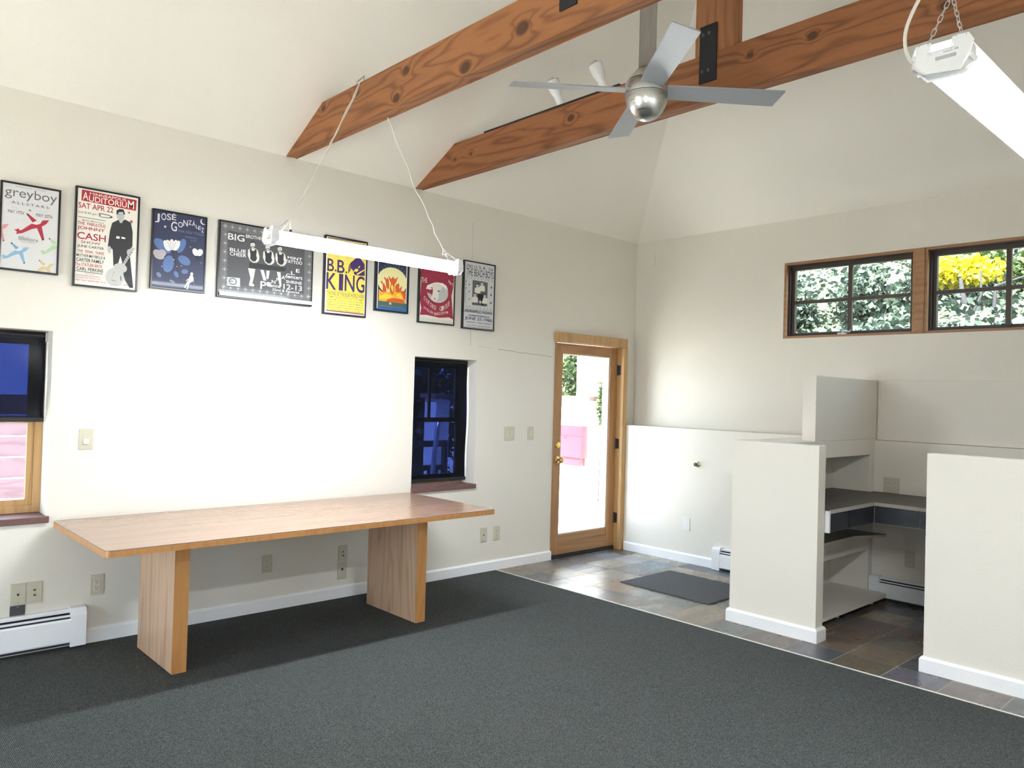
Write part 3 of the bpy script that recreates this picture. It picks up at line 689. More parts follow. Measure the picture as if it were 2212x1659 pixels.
for xa in (-4.962, -3.392):
    lg = MB(0.002).box(xa, xa+0.078, -0.830 if xa < -4 else -0.866, -0.265, 0.0, tz-0.034).build('leg', 'table_leg_wood', t)
    yb = -0.830 if xa < -4 else -0.866
    MB(0.001).box(xa, xa+0.078, yb-0.006, yb, 0.0, tz-0.034).build('edge_band', 'table_edge_wood', lg)
box('rail', 'table_rail_wood', -4.884, -3.392, -0.60, -0.575, tz-0.11, tz-0.034, t)
br_ = MB().box(-3.52, -3.392, -0.72, -0.60, tz-0.038, tz-0.034).box(-3.396, -3.392, -0.72, -0.61, tz-0.075, tz-0.036)
br_.build('bracket', 'black_iron', t)

# ================================================================== BASEBOARD HEATERS
def heater(label, axis, wallpos, a0, a1, cap, depth=0.068, h=0.205, z0=0.02):
    """cap: which ends carry an end cap ('lo','hi'); runs along `axis` out from wallpos in the negative direction"""
    t = thing('baseboard_heater', label, 'heater', ((a0+a1)/2, wallpos, 0) if axis == 'X' else (wallpos, (a0+a1)/2, 0), 'hydronic baseboard heaters')
    w_ = wallpos; D = -depth
    def pz(l): return [(w_+D*p, z0+h*q) for p, q in l]
    c0 = a0+(0.078 if 'lo' in cap else 0); c1 = a1-(0.078 if 'hi' in cap else 0)
    ax = axis
    MB().prism(pz([(0.0, 0.0), (0.06, 0.0), (0.06, 0.93), (0.55, 0.90), (0.60, 0.96), (0.45, 1.0), (0.0, 1.0)]), ax, c0, c1).build('top_cover', 'heater_white', t)
    MB().prism(pz([(0.90, 0.08), (0.97, 0.12), (0.97, 0.70), (0.90, 0.755), (0.86, 0.755), (0.86, 0.08)]), ax, c0, c1).build('front_panel', 'heater_white', t)
    MB().prism(pz([(0.66, 0.815), (0.80, 0.80), (0.80, 0.835), (0.66, 0.85)]), ax, c0, c1).build('damper', 'heater_white', t)
    MB().prism(pz([(0.06, 0.0), (0.70, 0.0), (0.70, 0.72), (0.5, 0.86), (0.06, 0.88)]), ax, c0, c1).build('fin_core', 'black_slot', t)
    for e in cap:
        p0, p1 = (a0, a0+0.08) if e == 'lo' else (a1-0.08, a1)
        MB(0.003).prism(pz([(0.0, 0.0), (0.05, 0.0), (0.05, -0.04), (1.0, -0.04), (1.0, 0.82), (0.93, 0.95), (0.74, 1.03), (0.0, 1.03)]), ax, p0, p1).build('end_cap', 'heater_white', t)
    return t
heater('long white baseboard heater under the left window, its end cap near the table', 'X', -0.0, -6.35, -5.187, ('hi',))
heater('white baseboard heater in the bright entry beyond the doormat', 'Y', -0.22, -2.14, -1.17, ('hi',), h=0.19, z0=0.012)
heater('white baseboard heater low on the wall inside the counter nook', 'Y', -0.06, -5.2, -2.515, ('hi',), h=0.17, z0=0.012)

# ================================================================== COUNTER AND SHELVES IN THE NOOK
t = thing('corner_counter', 'dark slate tiled corner counter with tiled front edge inside the nook', 'counter', (-0.8, -2.6, 0.71))
cz = 0.85; yf, xf = -2.805, -0.772
MB(0.002).prism([(-1.498, -2.202), (-0.132, -2.202), (-0.132, -2.512), (-0.061, -2.512), (-0.061, -4.6), (xf, -4.6), (xf, yf), (-1.498, yf)], 'Z', cz-0.02, cz).build('counter_top', 'counter_slate', t)
MB().box(-1.49, xf+0.03, yf+0.012, yf+0.03, 0.70, cz-0.02).box(xf+0.012, xf+0.03, -4.6, yf+0.02, 0.70, cz-0.02).build('apron_board', 'grout', t)
g = 0.0025
for xa, xb in ((-1.495, -1.19), (-1.185, xf-0.001)): box('apron_tile', 'slate_dark', xa+g, xb-g, yf+0.0, yf+0.012, 0.706, cz-0.026, t)
yy = yf-0.002
while yy > -4.5:
    box('apron_tile', 'slate_dark', xf, xf+0.012, yy-0.30+g, yy-g, 0.706, cz-0.026, t); yy -= 0.302
MB().box(-1.498, xf, yf-0.002, yf+0.004, cz-0.024, cz+0.001).box(xf-0.003, xf+0.003, -4.6, yf, cz-0.024, cz+0.001).build('edge_trim', 'grout', t)
box('end_board', 'trim_white', -1.499, -1.478, yf-0.003, -2.781, 0.702, cz-0.004, t)
t = thing('wall_shelf', 'deep white boxed shelf under the dark counter inside the nook', 'shelf', (-0.8, -2.4, 0.39))
box('shelf_box', 'wall_paint', -1.498, -0.131, -2.512, -2.202, 0.392, 0.515, t, 0.002)
MB(0.003).prism([(-1.498, -2.202), (-0.132, -2.202), (-0.132, -2.64), (-0.16, -2.665), (-1.498, -2.56)][:1]+[(-0.132, -2.202), (-0.132, -2.64), (-0.155, -2.66), (-0.45, -2.53), (-1.498, -2.53)], 'Z', 0.5155, 0.531).build('shelf_board', 'wall_paint', t)
t = thing('wall_shelf', 'white board shelf just above the slate floor inside the nook', 'shelf', (-0.8, -2.45, 0.04))
MB(0.003).prism([(-1.498, -2.202), (-0.132, -2.202), (-0.132, -2.60), (-0.16, -2.668), (-1.498, -2.668)], 'Z', 0.045, 0.069).build('shelf_board', 'wall_paint', t)
for xx in (-0.30, -0.9): box('support', 'wall_paint', xx-0.01, xx+0.01, -2.62, -2.25, 0.0, 0.045, t)

# ================================================================== DOORMAT
rn = random.Random(5); cx, cy = -1.015, -1.41; hx, hy = 0.352, 0.43; pts = []
for (ax_, ay, bx_, by) in ((-1, -1, 1, -1), (1, -1, 1, 1), (1, 1, -1, 1), (-1, 1, -1, -1)):
    for k in range(40):
        u = k/40; pts.append((cx+hx*(ax_+(bx_-ax_)*u)+rn.uniform(-1, 1)*0.007, cy+hy*(ay+(by-ay)*u)+rn.uniform(-1, 1)*0.005))
n = len(pts); vs = [(p[0], p[1], 0.0005) for p in pts]+[(p[0], p[1], 0.009) for p in pts]
vs += [(cx+(p[0]-cx)*0.965, cy+(p[1]-cy)*0.97, 0.013) for p in pts]
fs = [(i, (i+1) % n, (i+1) % n+n, i+n) for i in range(n)]+[(i+n, (i+1) % n+n, (i+1) % n+2*n, i+2*n) for i in range(n)]+[tuple(range(2*n, 3*n))]
tag(mesh_obj('doormat', vs, fs, 'mat_grey'), 'grey fuzzy rectangular doormat lying on the slate entry floor', 'mat')
# artwork of the framed prints in sheet coordinates (u right, v down, 0..1): T text box, P polygon, E ellipse, S star, F panel
ART={1:[["T","Bill Graham Presents in San Francisco","gray",0.223,0.015,0.765,0.03],["T","greyboy","dots",0.04,0.039,0.969,0.18,0.02],["T","·A·L·L·S·T·A·R·S·","ink",0.141,0.2,0.842,0.232],["T","Friday","lgray",0.173,0.268,0.29,0.294],["T","Saturday","lgray",0.639,0.264,0.804,0.287],["T","MAY 19TH","ink",0.106,0.308,0.38,0.348],["T","MAY 20TH","ink",0.6,0.303,0.891,0.344],["S","gray",0.487,0.282,0.033],["P","red",[[0.42,0.327],[0.446,0.321],[0.617,0.393],[0.54,0.421]]],["P","red",[[0.217,0.531],[0.258,0.533],[0.297,0.514],[0.314,0.536],[0.351,0.532],[0.523,0.438],[0.613,0.442],[0.679,0.424],[0.719,0.379],[0.837,0.365],[0.788,0.417],[0.681,0.468],[0.527,0.503],[0.365,0.567],[0.301,0.577],[0.258,0.589],[0.271,0.56]]],["P","red",[[0.622,0.482],[0.707,0.457],[0.759,0.606],[0.726,0.626]]],["P","ink",[[0.434,0.332],[0.464,0.329],[0.471,0.344],[0.447,0.351]]],["P","ink",[[0.722,0.602],[0.749,0.595],[0.755,0.611],[0.728,0.617]]],["P","sky",[[0.161,0.694],[0.182,0.689],[0.319,0.747],[0.259,0.769]]],["P","sky",[[0.005,0.857],[0.037,0.859],[0.069,0.843],[0.082,0.861],[0.112,0.858],[0.246,0.782],[0.317,0.786],[0.368,0.771],[0.399,0.736],[0.492,0.725],[0.454,0.766],[0.371,0.806],[0.25,0.834],[0.123,0.885],[0.073,0.893],[0.039,0.903],[0.048,0.88]]],["P","sky",[[0.325,0.817],[0.391,0.798],[0.436,0.917],[0.411,0.932]]],["P","ink",[[0.173,0.698],[0.196,0.695],[0.202,0.708],[0.184,0.713]]],["P","ink",[[0.407,0.913],[0.428,0.908],[0.433,0.92],[0.412,0.925]]],["P","pink",[[-0.208,0.45],[-0.187,0.445],[-0.05,0.505],[-0.111,0.528]]],["P","pink",[[-0.372,0.618],[-0.339,0.62],[-0.307,0.604],[-0.294,0.622],[-0.263,0.619],[-0.125,0.542],[-0.052,0.546],[0.0,0.531],[0.032,0.494],[0.127,0.483],[0.088,0.525],[0.002,0.567],[-0.122,0.596],[-0.252,0.648],[-0.304,0.656],[-0.338,0.666],[-0.328,0.642]]],["P","pink",[[-0.046,0.579],[0.023,0.558],[0.065,0.682],[0.039,0.698]]],["P","ink",[[-0.197,0.454],[-0.173,0.451],[-0.167,0.464],[-0.186,0.469]]],["P","ink",[[0.036,0.678],[0.057,0.673],[0.061,0.686],[0.04,0.691]]],["P","green",[[0.827,0.582],[0.847,0.576],[0.994,0.625],[0.935,0.65]]],["P","green",[[0.685,0.751],[0.718,0.751],[0.748,0.733],[0.764,0.75],[0.794,0.746],[0.924,0.664],[0.997,0.663],[1.048,0.646],[1.075,0.609],[1.169,0.593],[1.135,0.636],[1.055,0.68],[0.934,0.715],[0.809,0.772],[0.759,0.783],[0.725,0.794],[0.732,0.771]]],["P","green",[[1.008,0.694],[1.075,0.671],[1.134,0.785],[1.11,0.801]]],["P","ink",[[0.839,0.585],[0.863,0.581],[0.87,0.593],[0.852,0.599]]],["P","ink",[[1.104,0.783],[1.124,0.777],[1.131,0.789],[1.11,0.795]]],["P","sand",[[0.667,0.86],[0.685,0.856],[0.806,0.903],[0.755,0.923]]],["P","sand",[[0.537,0.999],[0.565,1.0],[0.592,0.987],[0.604,1.002],[0.63,0.999],[0.744,0.934],[0.806,0.936],[0.849,0.923],[0.874,0.893],[0.955,0.883],[0.923,0.918],[0.853,0.953],[0.749,0.978],[0.641,1.022],[0.597,1.029],[0.568,1.038],[0.575,1.018]]],["P","sand",[[0.813,0.963],[0.87,0.945],[0.913,1.045],[0.891,1.058]]],["P","ink",[[0.678,0.863],[0.698,0.861],[0.703,0.871],[0.687,0.876]]],["P","ink",[[0.888,1.042],[0.905,1.038],[0.91,1.048],[0.892,1.053]]],["T","THE","gray",0.443,0.601,0.491,0.612],["T","fillmore","gray",0.299,0.605,0.65,0.653],["T","GEARY BLVD AT FILLMORE","gray",0.335,0.665,0.602,0.674]],
2:[["P","crim",[[0.065,0.013],[0.972,0.023],[0.965,0.14],[0.061,0.127]]],["T","MINNEAPOLIS","cream",0.193,0.028,0.79,0.057,0.03],["T","A","cream",0.083,0.032,0.171,0.115,0.06],["T","UDITORIU","cream",0.18,0.064,0.805,0.124,0.05],["T","M","cream",0.825,0.041,0.929,0.127,0.06],["T","SAT APR 22","crim",0.019,0.147,0.583,0.205,0.05],["T","SHOW","crim",0.022,0.239,0.105,0.26,0.03],["T","8:30 pm","ink",0.121,0.237,0.318,0.265],["P","gray",[[0.346,0.229],[0.381,0.226],[0.523,0.231],[0.582,0.25],[0.525,0.268],[0.384,0.271],[0.351,0.262]]],["P","cream",[[0.375,0.237],[0.511,0.241],[0.543,0.25],[0.512,0.259],[0.383,0.263]]],["P","ink",[[0.543,0.242],[0.586,0.251],[0.54,0.264]]],["P","ink",[[0.021,0.297],[0.462,0.298],[0.462,0.303],[0.022,0.302]]],["T","SMOKEY SMITH Presents","ink",0.078,0.321,0.438,0.335,0.02],["T","THE  FABULOUS","crim",0.018,0.344,0.464,0.377,0.05],["T","JOHNNY","crim",0.015,0.392,0.454,0.435,0.06],["T","CASH","crim",0.015,0.455,0.477,0.527,0.08],["T","SHOW","maroon",0.078,0.542,0.392,0.568,0.02],["T","JUNE CARTER","ink",0.025,0.585,0.452,0.62,0.04],["T","THE  TENN.  THREE","rose",0.025,0.637,0.455,0.666,0.04],["T","MOTHER MAYBELLE &","ink",0.016,0.681,0.477,0.71,0.03],["T","CARTER FAMILY","ink",0.014,0.724,0.46,0.761,0.04],["T","The STATLER BROS.","rose",0.001,0.774,0.44,0.806,0.04],["T","CARL PERKINS","ink",0.023,0.818,0.45,0.853,0.04],["P","ink",[[0.006,0.861],[0.449,0.864],[0.449,0.87],[0.006,0.866]]],["T","TICKETS ON SALE","rose",0.153,0.878,0.316,0.888],["T","DOWNTOWN TICKET OFFICE, MINNEAPOLIS","maroon",0.018,0.898,0.412,0.911],["T","FIELD SCHMIDT MUSIC CENTER, ST. PAUL","rose",0.009,0.92,0.407,0.934],["T","EVERY SEAT RESERVED  $1.50 - $2.00 - $2.50 - $3.00","rose",-0.01,0.947,0.886,0.964],["P","suit",[[0.675,0.267],[0.573,0.309],[0.539,0.396],[0.513,0.567],[0.595,0.591],[0.619,0.781],[0.763,0.778],[0.823,0.908],[0.894,0.971],[0.961,0.966],[0.91,0.733],[0.874,0.575],[0.925,0.528],[0.921,0.376],[0.884,0.277],[0.787,0.252],[0.735,0.276]]],["P","cream",[[0.729,0.65],[0.695,0.733],[0.741,0.746],[0.762,0.719]]],["E","lgray",0.706,0.224,0.066,0.052,0],["P","ink",[[0.636,0.202],[0.639,0.169],[0.688,0.149],[0.754,0.149],[0.781,0.195],[0.757,0.206],[0.745,0.174],[0.677,0.183],[0.653,0.217]]],["P","lgray",[[0.681,0.265],[0.754,0.257],[0.736,0.297],[0.696,0.297]]],["P","ink",[[0.676,0.209],[0.691,0.207],[0.692,0.212],[0.676,0.213]]],["P","ink",[[0.718,0.21],[0.735,0.209],[0.735,0.213],[0.718,0.215]]],["P","gray",[[0.687,0.246],[0.727,0.245],[0.727,0.248],[0.687,0.249]]],["E","lgray",0.541,0.6,0.028,0.04,0],["E","lgray",0.873,0.6,0.04,0.035,0],["P","white",[[0.646,0.446],[0.702,0.444],[0.703,0.468],[0.647,0.469]]],["P","white",[[0.734,0.444],[0.797,0.447],[0.798,0.462],[0.735,0.463]]],["P","lgray",[[0.724,0.785],[0.764,0.791],[0.958,0.559],[0.971,0.545],[0.923,0.538],[0.91,0.555]]],["P","ink",[[0.761,0.745],[0.777,0.748],[0.785,0.739],[0.769,0.736]]],["P","ink",[[0.784,0.721],[0.8,0.725],[0.807,0.716],[0.791,0.712]]],["P","ink",[[0.806,0.697],[0.822,0.701],[0.83,0.692],[0.814,0.688]]],["P","ink",[[0.829,0.673],[0.845,0.677],[0.853,0.668],[0.836,0.664]]],["P","ink",[[0.851,0.649],[0.868,0.653],[0.875,0.644],[0.859,0.64]]],["P","ink",[[0.874,0.626],[0.89,0.629],[0.898,0.62],[0.882,0.616]]],["P","ink",[[0.897,0.602],[0.913,0.605],[0.921,0.596],[0.905,0.592]]],["E","guit",0.644,0.888,0.155,0.093,0],["E","guit",0.73,0.781,0.116,0.052,0],["P","ink",[[0.598,0.874],[0.611,0.869],[0.622,0.831],[0.642,0.829],[0.62,0.841],[0.613,0.873]]],["P","ink",[[0.735,0.868],[0.748,0.863],[0.757,0.913],[0.744,0.916]]],["P","gray",[[0.587,0.915],[0.666,0.92],[0.666,0.926],[0.588,0.922]]],["P","ink",[[0.885,0.938],[0.952,0.941],[0.961,0.979],[0.894,0.979]]],["S","crim",0.846,0.173,0.027],["S","crim",0.891,0.264,0.037]],
3:[["T","J","lav",0.02,0.039,0.105,0.157,0.06],["T","O","lav",0.133,0.022,0.228,0.113,0.06],["T","S","lav",0.24,0.017,0.319,0.102,0.06],["T","É","lav",0.334,-0.006,0.418,0.09,0.06],["T","G","lav",0.324,0.109,0.44,0.237,0.06],["T","O","lav",0.458,0.1,0.55,0.173,0.06],["T","N","lav",0.557,0.064,0.647,0.147,0.06],["T","Z","lav",0.659,0.056,0.721,0.118,0.06],["T","Á","lav",0.73,0.05,0.796,0.127,0.06],["T","L","lav",0.808,0.102,0.849,0.151,0.06],["T","E","lav",0.855,0.113,0.912,0.164,0.06],["T","Z","lav",0.918,0.129,0.969,0.192,0.06],["S","lav",0.212,0.196,0.032],["E","lav",0.953,0.046,0.061,0.041,0],["E","navy",0.976,0.036,0.058,0.039,0],["T","MIA DOI TODD","steel",0.474,0.206,0.973,0.239],["T","MARCH","steel",0.601,0.277,0.833,0.3],["T","9 PM","steel",0.718,0.317,0.826,0.333],["E","blue",0.174,0.455,0.191,0.068,35],["E","blue",0.534,0.418,0.156,0.05,-68],["E","blue",0.296,0.682,0.173,0.069,-80],["E","blue",0.601,0.608,0.128,0.058,25],["E","blue",0.456,0.807,0.068,0.029,60],["E","blue",0.616,0.756,0.069,0.031,-15],["P","ink",[[0.36,0.508],[0.381,0.506],[0.531,0.851],[0.518,0.852]]],["E","petal",0.249,0.444,0.048,0.073,-21.7],["E","petal",0.287,0.435,0.048,0.073,-13.299999999999999],["E","petal",0.347,0.42,0.048,0.073,0.0],["E","petal",0.409,0.422,0.048,0.074,13.299999999999999],["E","petal",0.448,0.424,0.049,0.074,21.7],["P","gray",[[0.325,0.484],[0.33,0.483],[0.269,0.389],[0.264,0.39]]],["P","gray",[[0.341,0.482],[0.346,0.482],[0.321,0.373],[0.316,0.373]]],["P","gray",[[0.357,0.481],[0.362,0.48],[0.375,0.367],[0.371,0.368]]],["P","gray",[[0.373,0.479],[0.378,0.479],[0.429,0.373],[0.424,0.373]]],["E","mauve",0.077,0.558,0.078,0.046,10],["E","mauve",0.171,0.549,0.076,0.046,0],["E","mauve",0.118,0.593,0.098,0.044,10],["P","navy2",[[0.76,0.491],[0.969,0.471],[0.875,0.606]]],["E","petal",0.813,0.475,0.057,0.052,-25],["E","petal",0.902,0.472,0.057,0.052,25],["E","white",0.755,0.776,0.028,0.021,0],["P","white",[[0.718,0.802],[0.775,0.794],[0.798,0.84],[0.788,0.875],[0.722,0.897],[0.686,0.991],[0.661,0.987],[0.69,0.906],[0.636,0.978],[0.61,0.969],[0.672,0.885],[0.712,0.853],[0.647,0.881],[0.644,0.873],[0.708,0.836]]],["P","steel",[[0.733,0.885],[0.743,0.884],[0.747,0.964],[0.737,0.964]]],["P","steel",[[0.794,0.829],[0.802,0.828],[0.808,0.936],[0.799,0.937]]],["E","white",0.71,0.414,0.008,0.006,0],["E","white",0.458,0.703,0.008,0.006,0],["E","white",0.398,0.616,0.008,0.006,0],["E","white",0.033,0.155,0.008,0.005,0],["E","white",0.934,0.611,0.008,0.006,0],["E","white",0.172,0.726,0.008,0.006,0],["E","white",0.547,0.687,0.008,0.006,0],["E","steel",0.122,0.841,0.041,0.037,-40],["E","steel",0.38,0.908,0.058,0.016,20]],
4:[["P","char",[[0.072,0.111],[0.91,0.127],[0.919,0.866],[0.075,0.863]]],["T","BIG","white",0.079,0.14,0.248,0.229,0.04],["T","BROTHER & THE HOLDING CO","white",0.262,0.121,0.863,0.168,0.05],["T","BLUE","white",0.1,0.338,0.269,0.384,0.05],["T","CHEER","white",0.102,0.392,0.272,0.44,0.06],["T","MINT","white",0.72,0.331,0.888,0.374,0.05],["T","TATTOO","white",0.698,0.384,0.889,0.428,0.06],["E","skin",0.335,0.25,0.024,0.044,0],["P","ink",[[0.31,0.241],[0.314,0.208],[0.336,0.195],[0.357,0.208],[0.359,0.233],[0.348,0.219],[0.323,0.225]]],["P","ink",[[0.323,0.271],[0.349,0.268],[0.353,0.279],[0.335,0.278],[0.321,0.283]]],["E","ink",0.326,0.245,0.004,0.003,0],["E","ink",0.343,0.241,0.004,0.003,0],["P","skin",[[0.289,0.327],[0.316,0.304],[0.365,0.294],[0.392,0.318],[0.41,0.396],[0.409,0.455],[0.383,0.49],[0.348,0.5],[0.312,0.474],[0.287,0.409]]],["P","suit",[[0.304,0.318],[0.321,0.303],[0.33,0.336],[0.353,0.332],[0.362,0.3],[0.381,0.32],[0.376,0.391],[0.386,0.43],[0.37,0.475],[0.339,0.48],[0.313,0.45],[0.314,0.392]]],["E","skin",0.496,0.246,0.025,0.045,0],["P","ink",[[0.471,0.237],[0.475,0.203],[0.498,0.19],[0.519,0.203],[0.522,0.229],[0.51,0.214],[0.485,0.22]]],["P","ink",[[0.484,0.267],[0.512,0.264],[0.515,0.275],[0.497,0.274],[0.483,0.279]]],["E","ink",0.487,0.24,0.004,0.004,0],["E","ink",0.505,0.237,0.004,0.004,0],["P","skin",[[0.449,0.324],[0.478,0.3],[0.528,0.29],[0.556,0.314],[0.574,0.394],[0.573,0.454],[0.547,0.488],[0.51,0.499],[0.473,0.473],[0.448,0.407]]],["P","suit",[[0.465,0.315],[0.482,0.299],[0.492,0.333],[0.515,0.328],[0.525,0.297],[0.544,0.317],[0.539,0.389],[0.55,0.428],[0.532,0.473],[0.501,0.479],[0.474,0.449],[0.475,0.389]]],["E","skin",0.63,0.248,0.024,0.043,0],["P","ink",[[0.606,0.239],[0.61,0.206],[0.632,0.194],[0.653,0.207],[0.655,0.231],[0.644,0.217],[0.619,0.223]]],["P","ink",[[0.619,0.268],[0.645,0.265],[0.649,0.276],[0.631,0.275],[0.617,0.28]]],["E","ink",0.622,0.243,0.004,0.004,0],["E","ink",0.639,0.239,0.004,0.004,0],["P","skin",[[0.585,0.323],[0.613,0.3],[0.661,0.29],[0.689,0.313],[0.706,0.39],[0.705,0.447],[0.679,0.481],[0.644,0.491],[0.608,0.466],[0.583,0.402]]],["P","suit",[[0.6,0.314],[0.617,0.299],[0.627,0.331],[0.649,0.327],[0.659,0.297],[0.677,0.316],[0.672,0.385],[0.682,0.423],[0.666,0.466],[0.635,0.472],[0.609,0.443],[0.61,0.386]]],["P","suit",[[0.308,0.498],[0.71,0.506],[0.693,0.557],[0.301,0.581]]],["P","skin",[[0.293,0.582],[0.371,0.582],[0.356,0.711],[0.344,0.783],[0.367,0.808],[0.361,0.825],[0.316,0.828],[0.309,0.812],[0.322,0.717]]],["P","skin",[[0.424,0.582],[0.462,0.581],[0.493,0.723],[0.461,0.728]]],["P","skin",[[0.489,0.582],[0.526,0.578],[0.515,0.696],[0.492,0.7]]],["P","skin",[[0.604,0.579],[0.646,0.578],[0.661,0.779],[0.642,0.782]]],["T","P","white",0.43,0.74,0.493,0.849,0.04],["T","I","white",0.498,0.742,0.541,0.792,0.05],["T","N","white",0.55,0.703,0.593,0.753,0.05],["T","N","white",0.603,0.663,0.646,0.713,0.05],["T","A","white",0.656,0.623,0.7,0.673,0.05],["T","C","white",0.709,0.582,0.754,0.632,0.05],["T","L","white",0.763,0.541,0.808,0.592,0.05],["T","E","white",0.818,0.499,0.863,0.55,0.05],["T","concert","white",0.699,0.603,0.895,0.648,0.05],["T","dance","white",0.504,0.757,0.65,0.804,0.05],["T","SHRINE","white",0.71,0.678,0.892,0.72,0.06],["T","12-13","white",0.683,0.736,0.894,0.813,0.06],["T","32nd & figueroa","white",0.56,0.819,0.866,0.864,0.05],["P","lgray",[[0.079,0.741],[0.213,0.735],[0.217,0.859],[0.079,0.861]]],["E","char",0.14,0.793,0.041,0.046,0],["E","lgray",0.14,0.793,0.032,0.035,0],["P","char",[[0.112,0.788],[0.141,0.789],[0.142,0.798],[0.112,0.797]]],["P","ink",[[0.092,0.864],[0.208,0.859],[0.208,0.867],[0.092,0.872]]]],
5:[["P","yel",[[0.028,0.008],[0.992,-0.006],[0.987,0.969],[0.047,0.962]]],["P","purp",[[0.032,0.009],[0.989,-0.006],[0.99,0.006],[0.032,0.02]]],["P","purp",[[0.056,0.031],[0.973,0.021],[0.972,0.096],[0.053,0.104]]],["T","IN PERSON","yel",0.114,0.039,0.919,0.09,0.05],["P","purp",[[0.04,0.109],[0.987,0.104],[0.987,0.108],[0.04,0.113]]],["T","NEW YEAR PARADE","brown",0.121,0.115,0.901,0.123],["T","THE BLUES REVUE TONIGHT","brown",0.042,0.128,0.494,0.151,0.02],["E","purp",0.718,0.157,0.068,0.032,0],["T","B","purp",0.041,0.286,0.201,0.452,0.06],["T",".","purp",0.223,0.418,0.269,0.446,0.06],["T","B","purp",0.283,0.284,0.462,0.456,0.06],["T",".","purp",0.484,0.422,0.526,0.452,0.06],["P","brown",[[0.573,0.324],[0.614,0.313],[0.619,0.403],[0.545,0.454],[0.549,0.393]]],["P","purp",[[0.593,0.307],[0.805,0.191],[0.962,0.291],[0.975,0.45],[0.821,0.455],[0.623,0.455],[0.675,0.398],[0.618,0.373]]],["P","yel",[[0.594,0.45],[0.621,0.421],[0.69,0.408],[0.73,0.371],[0.801,0.365],[0.809,0.387],[0.761,0.414],[0.777,0.443],[0.679,0.458]]],["P","yel",[[0.763,0.437],[0.958,0.36],[0.966,0.375],[0.792,0.449]]],["E","purp",0.734,0.428,0.042,0.02,0],["P","yel",[[0.8,0.343],[0.841,0.32],[0.849,0.339],[0.815,0.357]]],["T","K","purp",0.028,0.471,0.271,0.69,0.07],["T","I","purp",0.332,0.467,0.435,0.689,0.07],["T","N","purp",0.477,0.465,0.722,0.688,0.07],["T","G","purp",0.764,0.462,0.976,0.687,0.07],["P","brown",[[0.037,0.702],[0.978,0.697],[0.978,0.7],[0.037,0.704]]],["T","THE KING OF THE BLUES WORLD WIDE!","brown",0.044,0.712,0.979,0.762,0.03],["P","brown",[[0.041,0.775],[0.98,0.773],[0.98,0.776],[0.041,0.778]]],["P","ink",[[0.12,0.788],[0.201,0.788],[0.201,0.794],[0.12,0.794]]],["P","ink",[[0.847,0.788],[0.933,0.788],[0.933,0.794],[0.848,0.794]]],["T","sensational  authentic  blues  music","ink",0.228,0.785,0.825,0.796],["T","• Baltimore, MD • Greenville, NC • Lexington, KY • Boston, MA •","purp",0.061,0.815,0.956,0.833,0.02],["T","Burlington, VT • New York City, NY • Atlanta, GA • Memphis, TN","purp",0.056,0.847,0.958,0.866,0.02],["T","• Philadelphia, PA • Greensboro, NC • Dallas, TX • Augusta, GA •","purp",0.058,0.879,0.96,0.898,0.02],["T","Louisville, KY • Las Vegas, NV • Pompano Beach, FL • New Orleans, LA","purp",0.057,0.911,0.965,0.93,0.02],["T","• Houston, TX • Dallas, TX • Mobile, AL • St. Louis, MO •","purp",0.122,0.943,0.907,0.962,0.02],["P","maroon",[[0.047,0.964],[0.987,0.967],[0.988,0.981],[0.048,0.977]]],["T","THE ONE AND ONLY  KING OF THE BLUES  SHOW INFORMATION","maroon",0.078,0.987,0.981,0.997]],
6:[["F","white",0.03,0.02,0.97,0.98],["F","navy",0.055,0.035,0.945,0.965],["E","pale",0.499,0.447,0.473,0.26,0],["P","teal",[[0.071,0.839],[0.991,0.835],[0.987,0.942],[0.059,0.943]]],["P","blue2",[[0.05,0.938],[0.987,0.931],[0.981,0.99],[0.044,0.99]]],["T","BAND AND FRIENDS PLAY AT THE HALL","rust",0.135,0.907,0.875,0.93],["T","TICKETS AT THE DOOR SATURDAY AND SUNDAY","navy",0.146,0.948,0.805,0.965],["E","peach",0.45,0.865,0.039,0.021,0],["P","amber",[[0.08,0.621],[0.184,0.665],[0.394,0.659],[0.553,0.615],[0.715,0.623],[0.933,0.606],[0.936,0.834],[0.079,0.836]]],["P","orange",[[0.331,0.804],[0.506,0.755],[0.868,0.759],[0.926,0.829],[0.333,0.835]]],["P","orange",[[0.751,0.61],[0.933,0.595],[0.938,0.775],[0.867,0.738],[0.826,0.667]]],["P","yel2",[[0.101,0.754],[0.29,0.688],[0.432,0.698],[0.559,0.74],[0.418,0.772],[0.296,0.796],[0.12,0.794]]],["P","yel2",[[0.629,0.703],[0.716,0.644],[0.81,0.7],[0.831,0.762]]],["P","orange",[[0.122,0.489],[0.164,0.459],[0.192,0.498],[0.246,0.515],[0.302,0.572],[0.323,0.654],[0.201,0.669],[0.194,0.529]]],["P","orange",[[0.222,0.403],[0.257,0.384],[0.312,0.426],[0.336,0.382],[0.383,0.43],[0.406,0.533],[0.375,0.619],[0.31,0.572],[0.278,0.45]]],["P","orange",[[0.357,0.349],[0.461,0.408],[0.486,0.374],[0.513,0.362],[0.549,0.374],[0.568,0.404],[0.674,0.347],[0.625,0.452],[0.573,0.498],[0.57,0.613],[0.521,0.701],[0.439,0.655],[0.412,0.584],[0.457,0.487],[0.4,0.429]]],["P","orange",[[0.585,0.539],[0.627,0.483],[0.663,0.485],[0.688,0.457],[0.727,0.496],[0.721,0.57],[0.809,0.505],[0.795,0.596],[0.716,0.644],[0.607,0.632]]],["P","yel2",[[0.442,0.545],[0.493,0.505],[0.549,0.552],[0.519,0.659],[0.481,0.61]]]],
